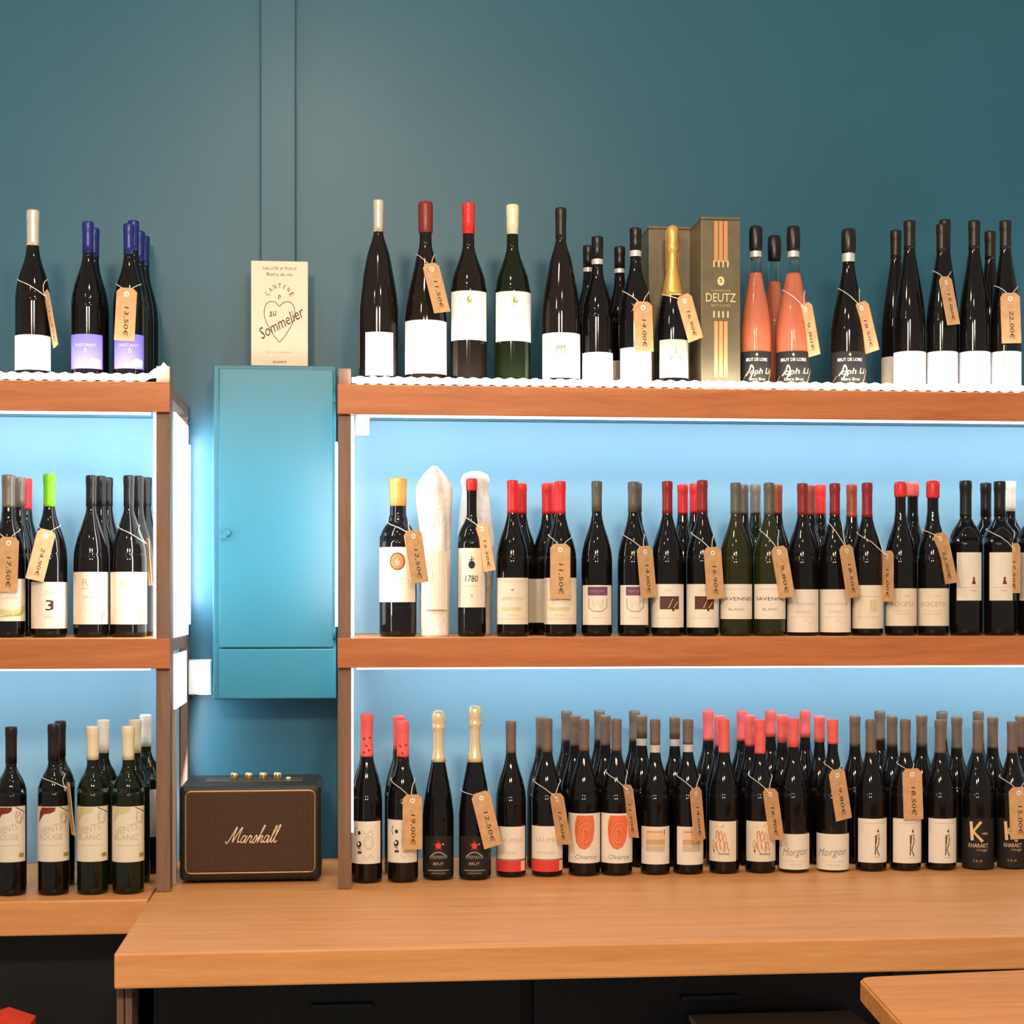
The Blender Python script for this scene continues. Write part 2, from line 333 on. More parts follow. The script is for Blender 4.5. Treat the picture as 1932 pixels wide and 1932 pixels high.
def d_graffiti(a, w, h):
    a.line(smooth_path([(-.016, h * .86), (-.019, h * .75), (-.016, h * .66)]), .0014, 'p_brown').ell(-.009, h * .73, .003, .0035, 'p_black').ell(-.009, h * .46, .0042, .006, 'p_black').ell(-.0105, h * .47, .002, .003, 'paper_white').line(smooth_path([(-.014, h * .48), (-.012, h * .38), (-.006, h * .34)]), .0014, 'p_black').rect(-.0125, h * .24, -.0045, h * .30, 'p_brown')
    a.arc(.009, h * .5, .0085, .012, 0, 6.3, .0007, 'p_grey').arc(.009, h * .5, .005, .007, 0, 6.3, .0006, 'p_faint').line(smooth_path([(-.004, h * .8), (.004, h * .7), (.012, h * .78), (.018, h * .66)]), .0008, 'p_tan').line(smooth_path([(-.002, h * .2), (.006, h * .12), (.012, h * .22), (.018, h * .12)]), .0008, 'p_faint')
def cap_spots(key):                                                  # small dark insects printed on the coral capsules
    o, prof, R, h, Yb, x = BOT[key]; cap = [c for c in o.children if c.name.startswith('capsule')][0]; a = Art()
    for q, (xx, zz) in enumerate([(-.005, .045), (.006, .043), (-.001, .058), (.004, .066), (-.006, .070)]):
        a.ell(xx, h - zz, .0016, .0022, 'p_maroon').line([(xx - .003, h - zz + .001), (xx + .003, h - zz - .001)], .0008, 'p_maroon')
    r0 = lambda y: rad_at(prof, y) + .0011
    a.build('print', lambda xx, yy, l: (r0(yy) * math.sin(xx / r0(yy)), -(r0(yy) + l * .00003) * math.cos(xx / r0(yy)), yy), cap)
def d_star(a, w, h):
    pts = []
    for k in range(10):
        r = .0105 if k % 2 == 0 else .0046; t = math.pi / 2 + k * math.pi / 5; pts.append((r * math.cos(t), h * .76 + r * 1.15 * math.sin(t)))
    for k in range(5): a.poly([(0, h * .76), pts[(2 * k - 1) % 10], pts[2 * k], pts[(2 * k + 1) % 10]], 'p_maroon')
    a.ell(0, h * .76, .005, .0055, 'p_red').ell(.009, h * .80, .0014, .0014, 'p_peach')
    a.arc(0, h * .18, .021, .030, math.pi * .22, math.pi * .78, .0022, 'p_grey').text('CREMANT', 0, h * .47, w * .5, .0065, 'p_grey').text('BRUT', 0, h * .3, w * .3, .005, 'p_tan').line([(-w * .32, h * .13), (w * .32, h * .13)], .0016, 'p_grey').line([(-w * .2, h * .06), (w * .2, h * .06)], .0008, 'p_tan')
def d_redband(a, w, h):
    a.rect(-w * .5, 0, w * .5, h * .25, 'p_red').rect(w * .30, .001, w * .48, h * .23, 'p_peach').line([(-w * .5, h * .265), (w * .5, h * .265)], .0014, 'p_brown').text('SAUMUR', .002, h * .70, w * .7, .009, 'p_faint').text('ROUGE', -.004, h * .42, w * .42, .0045, 'p_faint')
def d_rose(a, w, h):
    cx = -.001
    a.poly([(cx - .014, h * .96), (cx - .018, h * .82), (cx - .019, h * .62), (cx - .016, h * .42), (cx - .009, h * .31), (cx, h * .275), (cx + .010, h * .33), (cx + .017, h * .46), (cx + .0205, h * .64), (cx + .020, h * .84), (cx + .017, h * .96)], 'p_orange')
    sp = []
    for k in range(76):
        t = k / 75 * 6 * math.pi; r = 1 - k / 80
        sp.append((cx + .001 + .0165 * r * math.cos(t + 2.2) * (1 + .08 * math.sin(3 * t)), h * .62 + .0285 * r * math.sin(t + 2.2)))
    a.line(sp, .0011, 'p_dorange'); a.line([(x + .0009, y - .0013) for x, y in sp[4:60]], .0006, 'p_peach')
    a.text('Ovarce', cx + .004, h * .13, w * .52, .0085, 'p_grey', 0, .25)
def d_tan(a, w, h):
    a.rect(-w * .30, h * .66, w * .28, h * .92, 'p_peach').rect(-w * .30, h * .52, w * .28, h * .66, 'p_tan').rect(-w * .30, h * .34, w * .28, h * .50, 'p_faint').line([(w * .26, h * .78), (w * .26, h * .92)], .0013, 'p_brown').line([(w * .4, h * .04), (w * .4, h * .94)], .0006, 'p_peach').line([(-w * .26, h * .86), (w * .2, h * .86)], .0009, 'p_brown').line([(-w * .26, h * .58), (w * .2, h * .58)], .0009, 'p_faint')
def d_flame(a, w, h):
    for k, (x, y, s) in enumerate([(-.010, .30, 1.), (-.004, .36, 1.25), (.003, .40, 1.1), (.010, .34, .9), (-.015, .42, .7), (.0, .62, .8), (-.007, .66, .6), (.007, .62, .55)]):
        a.line(smooth_path([(x - .004 * s, h * y - .008), (x - .005 * s, h * y + .004), (x, h * y + .013 * s), (x + .002 * s, h * y + .003), (x + .0055 * s, h * y - .007)]), .0014, ['p_copper', 'p_tan', 'p_orange'][k % 3])
    a.ell(-.015, h * .27, .0017, .002, 'p_brown').text('bonheur', .006, h * .20, .022, .0045, 'p_brown').line([(.0, h * .86), (.006, h * .92)], .0012, 'p_tan').line([(-.012, h * .84), (-.008, h * .9)], .0012, 'p_gold')
def d_morgon(a, w, h):
    a.text('Morgon', -.001, h * .47, w * .66, .019, 'p_grey', .06, .35).line([(-w * .3, h * .24), (w * .3, h * .24)], .0005, 'p_faint').text('cote du py', 0, h * .14, w * .3, .0035, 'p_faint')
def d_figure(a, w, h):
    x = .005
    a.ell(x + .0015, h * .72, .0018, .003, 'p_brown').line([(x - .002, h * .64), (x - .003, h * .44)], .0032, 'p_brown').line([(x + .003, h * .66), (x + .0035, h * .46)], .0026, 'p_olive').line([(x - .003, h * .44), (x - .004, h * .18)], .0019, 'p_brown').line([(x + .0035, h * .46), (x - .001, h * .3), (x + .004, h * .16)], .0019, 'p_brown').line([(x - .006, h * .58), (x - .002, h * .64), (x + .003, h * .62), (x + .006, h * .52)], .0013, 'p_tan').line([(x + .0015, h * .74), (x + .003, h * .82)], .0009, 'p_tan')
    a.line([(-w * .3, h * .9), (w * .3, h * .9)], .0006, 'p_faint').line([(x - .006, h * .13), (x + .007, h * .13)], .001, 'p_tan')
def d_k(a, w, h):
    a.line([(-.013, h * .94), (-.0105, h * .56)], .006, 'p_peach').line([(.006, h * .94), (-.0085, h * .74), (.009, h * .54)], .0055, 'p_gold').text('VIN', .013, h * .70, .012, .0045, 'p_peach').text('KHARAKT', .001, h * .46, w * .50, .008, 'p_peach').text('rouge', .008, h * .36, .020, .005, 'p_tan').text('13.5', .0, h * .15, .016, .004, 'p_tan')
def d_vent(a, w, h, c='p_maroon', t='ROUGE'):
    a.poly([(-w * .38, h * .70), (-w * .34, h * .90), (-w * .28, h * .985), (w * .06, h * .985), (w * .05, h * .92), (-w * .05, h * .88), (-w * .22, h * .86)], c)
    a.arc(w * .28, h * .82, .0075, .012, 2.2, 6.6, .0011, 'p_grey').line([(w * .16, h * .985), (w * .46, h * .88)], .0013, 'p_brown').line([(w * .2, h * .8), (w * .28, h * .9), (w * .34, h * .78), (w * .28, h * .7)], .001, c)
    a.text('VENTS', -w * .05, h * .60, w * .55, .012, 'p_faint', .25, .1).text(t, -w * .06, h * .45, w * .56, .010, 'p_faint', .0).line([(-w * .36, h * .3), (w * .3, h * .3)], .0006, 'p_faint').rect(w * .26, h * .085, w * .42, h * .155, 'p_olive')
def d_ventb(a, w, h): d_vent(a, w, h, 'p_lgreen', 'BLANC')
for s in ['INSTANT', 'bulles', 'BRUT DE LOIRE', 'oph Li', 'Extra Brut', 'la colline', '3', 'Trois', 'cuvee', 'R', 'LE FER', 'terre', '6', 'Grand Cru', '1780', 'bordeaux', 'LAMENTOL', 'du sud', 'MEMOIRE',
          'domaine', 'SAVENNES', 'BLANC', 'CHANTERIE', 'SYRAH', 'ROCETA', 'rouge', 'CREMANT', 'BRUT', 'SAUMUR', 'ROUGE', 'Ovarce', 'bonheur', 'Morgon', 'cote du py', 'VIN', 'KHARAKT', '13.5', 'VENTS',
          'DEUTZ', 'BRUT CLASSIC', 'CHAMPAGNE', 'SALUTE A TOUS', 'Bistro du vin', 'C', 'A', 'N', 'T', 'I', 'E', 'P', 'au', 'Sommelier', 'bar et comptoir', 'ouvert']: text2d(s)

# ---------------------------------------------------------------- the room shell
WALL = 3.42; FR = 3.04                                              # back wall, front face of the shelving
XL, XR = -2.0, 2.4
struct(box('wall_back', XL, XR, WALL, WALL + .1, 0, 3.2, 'wall_paint', bev=0))
struct(box('floor', XL, XR, -1.0, WALL, -.05, 0, 'floor_tile', bev=0))
zc_top = Z(520, 688, 3.30)                                          # top of the electrical cabinet
struct(box('trim_1', X(491, 3.40), X(558, 3.40), 3.398, WALL, zc_top + .01, 3.2, 'wall_paint', bev=.003))

# ---------------------------------------------------------------- counters
Z0 = ZC - .52; ZM = ZC - .070; ZT = ZC + .383                      # counter, middle shelf, top shelf surfaces
XC = X(215, 2.53)
right_top = tag(box('worktop', XC, XR - .02, 2.53, WALL - .001, Z0 - .052, Z0, 'counter_wood', bev=.003), 'long thick orange wood worktop carrying the speaker and many bottles', 'worktop')
left_top = tag(box('worktop', XL + .02, XC - .003, 2.985, WALL - .001, Z0 - .060, Z0, 'counter_wood', bev=.003), 'narrow wood worktop under the cream-capped green bottles beside the post', 'worktop')
leg_x0 = X(219, 2.56); leg_x1 = X(250, 2.56)
leg = empty('counter_leg', ((leg_x0 + leg_x1) / 2, 2.60, 0), 'grooved brown wooden leg under the overhanging corner of the long worktop', 'counter leg')
for k in range(2):
    w = (leg_x1 - leg_x0) / 2
    box('stave', leg_x0 + k * w + .0006, leg_x0 + (k + 1) * w - .0006, 2.56, 2.63, 0, Z0 - .0525, 'post_wood', leg, .0025, leg.location)
uc = empty('shade_block', (0.7, 3.0, 0), 'black block put in for the shade under the long worktop', 'cabinet')  # added black block with doors, stands in for shade under the worktop
box('body', X(290, 2.85), XR - .05, 2.85, WALL - .01, .0, Z0 - .053, 'shade_and_leg_black', uc, .003, uc.location)
for k in range(4):
    a0 = X(290, 2.85) + .01 + k * .62
    if a0 + .6 < XR: 
        d = box('door', a0, a0 + .60, 2.832, 2.849, .08, Z0 - .09, 'shade_and_leg_black', uc, .003, uc.location)
        box('handle', a0 + .25, a0 + .35, 2.818, 2.8315, Z0 - .16, Z0 - .15, 'slate_panel', d, .002, uc.location)
ul = empty('shade_block', (-.9, 3.2, 0), 'slate doors on a black block put in for shade under the narrow worktop', 'cabinet')  # black body is put in for shade behind the slate doors
box('body', XL + .05, X(285, 3.2) - .01, 3.10, WALL - .01, 0, Z0 - .061, 'shade_and_leg_black', ul, .003, ul.location)
box('door', X(75, 3.09), X(212, 3.09), 3.082, 3.099, .05, Z0 - .25, 'slate_panel', ul, .003, ul.location)
box('door', X(-90, 3.09), X(72, 3.09), 3.082, 3.099, .05, Z0 - .25, 'slate_panel', ul, .003, ul.location)
# red box on the floor at the left, only its folded top shows
bm = bmesh.new(); rc = at(8, 1915, 2.9)
abox(bm, -.05, .045, -.04, .04, -.2, -.012, .002)
v = [bm.verts.new(p) for p in [(-.05, -.04, -.012), (.045, -.04, -.012), (.045, .04, -.012), (-.05, .04, -.012), (.0, -.04, .004), (.0, .04, .004)]]
for f in [(0, 1, 4), (1, 2, 5, 4), (2, 3, 5), (3, 0, 4, 5)]: bm.faces.new([v[i] for i in f])
crate_z = rc.z - .2
rb = obj('bag', bm, 'red_card', None, loc=(rc.x, 2.9, rc.z)); tag(rb, 'bright red paper bag with folded top below the narrow worktop', 'bag')
st = empty('stool', (rc.x, 2.9, 0), 'low dark stool under the red paper bag', 'stool')
box('seat', rc.x - .10, rc.x + .10, 2.80, 3.0, crate_z - .03, crate_z - .0005, 'shade_and_leg_black', st, .004, st.location)
for sx in (-1, 1):
    for sy in (-1, 1): box('leg', rc.x + sx * .08 - .012, rc.x + sx * .08 + .012, 2.9 + sy * .08 - .012, 2.9 + sy * .08 + .012, 0, crate_z - .0305, 'shade_and_leg_black', st, .002, st.location)
# grey tray on the low shelf in front of the black shade block
tr = at(1480, 1926, 2.75)
t1 = empty('storage_crate', (tr.x, 2.75, 0), 'pale grey storage crate below the long worktop', 'crate')
box('body', X(1330, 2.7), X(1640, 2.7), 2.66, 2.80, 0, tr.z - .012, 'slate_panel', t1, .004, t1.location)
box('rim', X(1325, 2.7), X(1645, 2.7), 2.65, 2.81, tr.z - .0115, tr.z, 'p_grey', t1, .003, t1.location)
# dining table, corner only
TZ = ZC - .50
def on_z(px, py, z):
    t = (ZC - z) * F / (py - YH); u = (px - 966) / F
    return Vector((t * (SP + u * CP), t * (CP - u * SP), z))
A, B, D = on_z(1618, 1843, TZ), on_z(1932, 1829, TZ), on_z(1700, 1934, TZ)
e1 = (B - A).normalized(); e2 = (D - A).normalized()
def rounded(c, d1, d2, r, n=6):
    p = c + d1 * r; q = c + d2 * r; out = []
    for k in range(n + 1):
        t = k / n; out.append(q * (1 - t) ** 2 + c * 2 * t * (1 - t) + p * t * t)
    return out
c0 = A; c1 = A + e1 * .85; c2 = c1 + e2 * .75; c3 = A + e2 * .75
ring = rounded(c0, e1, e2, .022) + rounded(c1, e2, -e1, .022) + rounded(c2, -e1, -e2, .022) + rounded(c3, -e2, e1, .022)
ctr = (c0 + c2) / 2; tt = empty('dining_table', (ctr.x, ctr.y, 0), 'wooden dining table with rounded corner in front of the long worktop', 'table')
bm = bmesh.new(); n = len(ring)
lo = [bm.verts.new(p - tt.location - Vector((0, 0, .030))) for p in ring]; hi = [bm.verts.new(p - tt.location) for p in ring]
bm.faces.new(hi); bm.faces.new(list(reversed(lo)))
for k in range(n): bm.faces.new((lo[k], lo[(k + 1) % n], hi[(k + 1) % n], hi[k]))
bmesh.ops.recalc_face_normals(bm, faces=bm.faces[:])
bmesh.ops.bevel(bm, geom=[e for e in bm.edges if abs(e.verts[0].co.z - e.verts[1].co.z) < 1e-6], offset=.003, segments=2, affect='EDGES')
obj('table_top', bm, 'table_wood', tt)
for c in (c0, c1, c2, c3):
    p = c + (ctr - c) * .14
    box('leg', p.x - .02, p.x + .02, p.y - .02, p.y + .02, 0, TZ - .0305, 'shade_and_leg_black', tt, .003, tt.location)

# ---------------------------------------------------------------- shelving
FH = .053                                                           # fascia height
def shelf_unit(side):
    if side == 'R':
        x0, x1 = X(637, FR), XR - .04; px0, px1 = X(637.5, FR), X(662, FR)
        lab = 'long wooden shelving with bottles right of the blue electrical cabinet'
    else:
        x0, x1 = XL + .03, X(320, FR); px0, px1 = X(293, FR), X(319.5, FR)
        lab = 'wooden shelving with bright side light left of the blue electrical cabinet'
    u = empty('shelf_unit', ((x0 + x1) / 2, 3.2, Z0), lab, 'shelving'); L = u.location
    box('post', px0, px1, FR + .012, FR + .055, Z0 + .0005, ZT + .030, 'post_wood', u, .0015, L)
    rx0, rx1 = (px0, px1) if side == 'R' else (X(340, 3.37), X(353.5, 3.37))
    box('post', rx0, rx1, 3.375, WALL - .002, Z0 + .0005, ZT - .002, 'post_wood', u, .0015, L)
    for zs, nm in ((ZT, 'top'), (ZM, 'mid')):
        f = box('fascia', x0, x1, FR, FR + .0115, zs - FH, zs, 'shelf_wood', u, .0012, L)
        xa, xb = (px1 + .0005, x1) if side == 'R' else (x0, px0 - .0005)
        s = box('shelf_board', xa, xb, FR + .012, WALL - .002, zs - .022, zs - .0002, 'counter_wood', u, .0008, L)
        box('soffit', xa + .001, xb - .001, FR + .0125, WALL - .003, zs - .0245, zs - .0225, 'lit_panel_paint', s, .0, L)
        e = box('end_board', (px0 if side == 'R' else px0), px1 if side == 'R' else X(352, 3.37) , FR + .0555, 3.3745, zs - .024, zs - .0005, 'post_wood', u, .001, L) if side == 'L' else None
    if side == 'L': box('side_rail', X(323.5, 3.13), X(332, 3.13), 3.13, 3.145, Z0 + .0005, ZM - .026, 'rail_wood', u, .001, L)
    # added back panels, one for each bay, wall blue paled by painted-in shelf light
    xa, xb = (px1 + .002, x1) if side == 'R' else (x0, X(338, 3.41))
    box('lit_back_panel', xa, xb, WALL - .0065, WALL - .0005, ZM + .0005, ZT - .0255, 'lit_panel_paint', u, .0, L)
    box('lit_back_panel', xa, xb, WALL - .0065, WALL - .0005, Z0 + .0005, ZM - .0255, 'lit_panel_paint', u, .0, L)
    return u, px0, px1, x0, x1
ur, rp0, rp1, rx0, rx1 = shelf_unit('R')
ul_, lp0, lp1, lx0, lx1 = shelf_unit('L')
# --- LED lighting of the shelving
def rope(x0, x1, label, rise=False):
    pts = []; rads = []; n = int((x1 - x0) / .0058)
    for k in range(n + 1):
        x = x0 + (x1 - x0) * k / n; ph = x / .0225 * 2 * math.pi; z = ZT + .0045
        if rise and x > x1 - .045: z += .022 * ((x - (x1 - .045)) / .045) ** 2
        pts.append((x - x0, FR + .004, z + .0035 - ZT)); rads.append(.0062 + .0016 * math.sin(ph))
    o = obj('led_rope', tube_bm(pts, .006, 8, rads=rads), 'led', None, True, loc=(x0, 0, ZT)); tag(o, label, 'light strip')
rope(rp1 + .002, rx1, 'glowing scalloped rope light along the top shelf right of the cabinet')
rope(lx0, lp1 - .006, 'glowing scalloped rope light along the top shelf left of the cabinet', True)
def strip_light(name, x0, x1, y, z, power, label, tilt=1.1):
    o = box('led_strip', x0, x1, y - .005, y + .005, z - .0055, z - .0005, 'led', None, .001); tag(o, label, 'light strip')
    aimed(name, ((x0 + x1) / 2, y + .004, z - .0075), (0, tilt, -1), x1 - x0, .012, power, COOL)
SB = .0245
strip_light('under_shelf_led', rp1 + .01, rx1, FR + .20, ZT - SB, 2.7, 'thin white light strip under the top shelf right of the cabinet')
strip_light('under_shelf_led', rp1 + .01, rx1, FR + .20, ZM - SB, 2.3, 'thin white light strip under the middle shelf right of the cabinet')
strip_light('under_shelf_led', lx0, lp0 - .01, FR + .20, ZT - SB, 1.9, 'thin white light strip under the top shelf left of the cabinet')
strip_light('under_shelf_led', lx0, lp0 - .01, FR + .20, ZM - SB, 1.35, 'thin white light strip under the middle shelf left of the cabinet')
for zs, nm in ((ZT, 'top'), (ZM, 'middle')):
    for xa_, xb_, sd in ((rp1 + .01, rx1, 'right'), (lx0, lp0 - .01, 'left')):
        tag(box('led_bar', xa_, xb_, FR + .0125, FR + .020, zs - .0565, zs - .047, 'led_soft', None, .0008), 'narrow bright light bar behind the %s shelf edge %s of the cabinet' % (nm, sd), 'light strip')
aimed('rope_glow', ((rp1 + rx1) / 2, FR - .008, ZT + .013), (0, 1, .75), rx1 - rp1, .008, 2.3, (1, .97, .92))
aimed('rope_glow', ((lx0 + lp1) / 2, FR - .008, ZT + .013), (0, 1, .75), lp1 - lx0, .008, 1.3, (1, .97, .92))
def vstrip(x0, x1, y0, y1, z0, z1, m, label):
    return tag(box('led_channel', x0, x1, y0, y1, z0, z1, m, None, .0008), label, 'light strip')
vstrip(rp1 + .0006, rp1 + .0056, FR + .020, FR + .032, ZM + .0005, ZT - .054, 'led', 'upright white light strip on the post beside the gold-capped bottle')
vstrip(rp1 + .0006, rp1 + .0050, FR + .020, FR + .032, Z0 + .10, ZM - .054, 'led_dim', 'upright white light strip on the post beside the coral-capped bottles')
vstrip(rp0 - .0050, rp0 - .0006, FR + .036, FR + .050, ZM + .02, ZT - .10, 'led', 'upright white light strip on the post facing the blue cabinet door')
vstrip(lp0 - .0056, lp0 - .0006, FR + .020, FR + .032, ZM + .0005, ZT - .054, 'led', 'upright white light strip on the post inside the left shelving')
vstrip(X(326, 3.1) , X(326, 3.1) + .004, FR + .07, 3.36, ZM + .0005, ZT - .045, 'led_soft', 'wide white light panel on the side of the left shelving above its middle shelf')
vstrip(X(326, 3.1) , X(326, 3.1) + .004, FR + .07, 3.33, ZM - .13, ZM - .030, 'led_dim', 'dimmer light panel on the side of the left shelving below its middle shelf')
sx_ = X(354, 3.37) + .001
vstrip(sx_, sx_ + .003, 3.380, 3.392, ZM + .02, ZT - .08, 'led_soft', 'thin upright light strip on the rear post facing the blue cabinet')
aimed('side_led', (sx_ + .006, 3.37, (ZM + ZT) / 2), (1, .35, 0), .010, .34, 1.0, COOL)
aimed('side_led', (sx_ + .006, 3.36, (ZM + Z0) / 2 + .02), (1, .35, -.2), .010, .30, .35, COOL)
aimed('side_led', (rp0 - .007, FR + .043, (ZM + ZT) / 2 - .03), (-.5, 1, 0), .012, .30, 1.35, COOL)
aimed('bay_led', (rp1 + .008, FR + .026, (ZM + ZT) / 2), (1, .3, 0), .012, .38, .45, COOL)
aimed('bay_led', (lp0 - .008, FR + .026, (ZM + ZT) / 2), (-1, .3, 0), .012, .38, .55, COOL)
# connector hanging in the corner of the bay
cx = at(684, 803, FR + .06); cn = empty('light_connector', cx, 'small clear light connector hanging in the corner under the top shelf', 'connector')
box('housing', -.013, .013, -.005, .005, -.018, .018, 'p_faint', cn, .003)
obj('wire', tube_bm(smooth_path([(-.012, 0, -.015), (-.004, -.006, .004), (.004, -.007, .012), (.001, -.006, .024)]), .0022, 6), 'eyelet', cn, True)

# ---------------------------------------------------------------- electrical cabinet
ey = 3.30
xa, xb = X(401, ey), X(634, ey) ; zb, zt = Z(520, 1320, ey), zc_top
xb = min(xb, rp0 - .0)
ec = empty('electrical_cabinet', ((xa + xb) / 2, 3.36, zb), 'tall glossy blue metal electrical cabinet on the wall between the shelving', 'cabinet'); L = ec.location
box('body', xa, xb, ey + .008, WALL - .0005, zb, zt, 'cabinet_paint', ec, .003, L)
dz = Z(520, 1223, ey)
dr = box('door', xa + .012, xb - .005, ey, ey + .0075, dz + .0015, zt - .008, 'cabinet_paint', ec, .002, L)
box('lower_panel', xa + .012, xb - .002, ey, ey + .0075, zb + .002, dz - .0015, 'cabinet_paint', ec, .002, L)
kn = at(429, 1005, ey)
bm = bmesh.new(); bmesh.ops.create_cone(bm, cap_ends=True, segments=16, radius1=.008, radius2=.006, depth=.012, matrix=Matrix.Translation(kn - L + Vector((0, -.006, 0))) @ Matrix.Rotation(math.pi / 2, 4, 'X'))
abox(bm, kn.x - L.x - .011, kn.x - L.x - .001, ey - L.y - .016, ey - L.y - .012, kn.z - L.z - .012, kn.z - L.z - .004, .001)
obj('latch', bm, 'cabinet_paint', dr)
for zz in (dz + .03, zt - .06):
    bm = bmesh.new(); bmesh.ops.create_cone(bm, cap_ends=True, segments=10, radius1=.003, radius2=.003, depth=.022, matrix=Matrix.Translation((xb - L.x - .003, ey - L.y - .001, zz - L.z)))
    obj('hinge', bm, 'cabinet_paint', dr, True)
# white junction box left of it
q0, q1 = at(354, 1312, 3.38), at(398, 1245, 3.38)
jb = empty('junction_box', ((q0.x + q1.x) / 2, WALL, q0.z), 'plain white plastic junction box on the wall beside the blue cabinet', 'junction box')
box('base', q0.x, q1.x, 3.395, WALL - .0005, q0.z, q1.z, 'white_plastic', jb, .002, jb.location)
box('cover', q0.x + .001, q1.x - .001, 3.378, 3.3945, q0.z + .001, q1.z - .001, 'white_plastic', jb, .004, jb.location)
# menu card on the cabinet
my = 3.335; p0, p1 = at(474, 689, my), at(581, 495, my)
mw = p1.x - p0.x; mh = p1.z - zt
mc = empty('menu_card', ((p0.x + p1.x) / 2, my, zt + .0005), 'cream folded menu card with heart drawing standing on the blue cabinet', 'menu')
box('cover', -mw / 2, mw / 2, -.004, .0, 0, mh, 'poster', mc, .0006)
box('back_leaf', -mw / 2, mw / 2, .0012, .006, 0, mh - .002, 'paper_cream', mc, .0006)
a = Art()
a.text('SALUTE A TOUS', 0, mh * .93, mw * .6, .0055, 'p_brown').text('Bistro du vin', 0, mh * .875, mw * .45, .0065, 'p_brown')
for k, ch in enumerate('CANTINE'):
    t = math.pi * (.82 - .64 * k / 6); a.text(ch, .028 * math.cos(t), mh * .60 + .034 * math.sin(t), .0014 if ch == 'I' else .0055, .009, 'p_brown', t - math.pi / 2)
a.text('P', 0, mh * .655, .005, .010, 'p_brown')
hp = [(0, .57), (-.10, .615), (-.22, .60), (-.27, .52), (-.24, .43), (-.12, .31), (0, .23)]
a.line(smooth_path([(x * mw, y * mh) for x, y in hp]), .0012, 'p_brown').line(smooth_path([(-x * mw, y * mh) for x, y in hp]), .0012, 'p_brown')
a.text('au', -mw * .12, mh * .50, .013, .010, 'p_brown', .2, .2).text('Sommelier', .004, mh * .42, mw * .86, .022, 'p_brown', .52, .25)
a.text('bar et comptoir', 0, mh * .135, mw * .45, .004, 'p_tan').text('ouvert', 0, mh * .045, mw * .24, .005, 'p_brown')
a.build('print', lambda x, y, l: (x, -.0042 - l * .00003, y), mc)

# ---------------------------------------------------------------- loudspeaker
def Yon(px, py, z): return (ZC - z) * F / (py - YH) * (CP - (px - 966) / F * SP)
sy = Yon(470, 1668, Z0); s0, s1 = X(338, sy), X(606, sy); sw = s1 - s0; sh = Z(470, 1482, sy) - Z0; sd = .20
sp = empty('loudspeaker', ((s0 + s1) / 2, sy, Z0), 'vintage style dark brown loudspeaker with gold knobs standing on the worktop', 'loudspeaker')
bm = bmesh.new(); abox(bm, -sw / 2, sw / 2, .004, sd, .006, sh, .011, 4); obj('body', bm, 'leatherette', sp, True)
g = bmesh.new(); abox(g, -sw / 2 + .013, sw / 2 - .013, -.001, .010, .022, sh - .012, .003, 2); gr = obj('grille', g, 'grille_cloth', sp)
ins = .0115; rr = .010; path = []
for cxx, czz, a0 in [(sw / 2 - ins - rr, sh - .0105 - rr, 0), (-sw / 2 + ins + rr, sh - .0105 - rr, 90), (-sw / 2 + ins + rr, .0205 + rr, 180), (sw / 2 - ins - rr, .0205 + rr, 270)]:
    for k in range(6):
        t = math.radians(a0 + 90 * k / 5); path.append((cxx + rr * math.cos(t), .0015, czz + rr * math.sin(t)))
obj('piping', tube_bm(path, .0021, 6, closed=True), 'gold_piping', sp, True)
strokes = [[(-.15, .15), (-.05, .0), (.1, .1), (.45, 1.0), (.42, .5), (.45, .05), (.6, .4), (.9, 1.0), (.85, .4), (.9, .05), (1.05, .12)],
           [(1.45, .42), (1.25, .45), (1.12, .2), (1.22, .02), (1.4, .15), (1.5, .45), (1.45, .1), (1.55, .02), (1.65, .2), (1.78, .5), (1.82, .38), (1.95, .42), (1.9, .1), (2.0, .03), (2.12, .15), (2.3, .5), (2.38, .2), (2.25, .0), (2.12, .05)],
           [(2.3, .02), (2.55, .4), (2.78, 1.0), (2.68, 1.02), (2.6, .45), (2.55, 0), (2.7, .4), (2.85, .42), (2.82, .1), (2.92, .03), (3.0, .15)],
           [(3.35, .42), (3.15, .45), (3.04, .2), (3.12, .02), (3.3, .15), (3.4, .45), (3.36, .1), (3.45, .02), (3.6, .3), (3.8, .9), (3.74, 1.05), (3.66, .8), (3.63, .2), (3.72, .02), (3.88, .3), (4.08, .95), (4.02, 1.1), (3.94, .85), (3.91, .2), (4.0, .02), (4.15, .15)]]
lg = bmesh.new(); u = sw * .36 / 4.3; hgt = .030
for s in strokes:
    pp = [((x - 2.0) * u + y * .010, -.0028, sh * .50 + (y - .5) * hgt) for x, y in smooth_path(s, 4)]
    tube_bm(pp, .00115, 5, lg)
lo = obj('logo', lg, 'logo_metal', gr, True); lo['label'] = 'script lettering in pale metal'
box('control_plate', -sw * .34, sw * .36, .060, .120, sh + .0002, sh + .0015, 'control_plate', sp, .0005)
for k in range(4):
    xk = -sw * .135 + k * sw * .105
    b2 = lathe_bm([(.0072, 0), (.0072, .010), (.0062, .013), (.002, .0138)], 16)
    kb = obj('knob', b2, 'brass', sp, True, loc=(xk, .085, sh + .0016))
box('power_switch', sw * .24, sw * .275, .080, .095, sh + .0016, sh + .006, 'brass', sp, .001)
for sx in (-1, 1):
    for yy in (.03, sd - .03):
        obj('foot', lathe_bm([(.008, 0), (.009, .004), (.009, .0065)], 12), 'leatherette', sp, True, loc=(sx * (sw / 2 - .03), yy, 0))

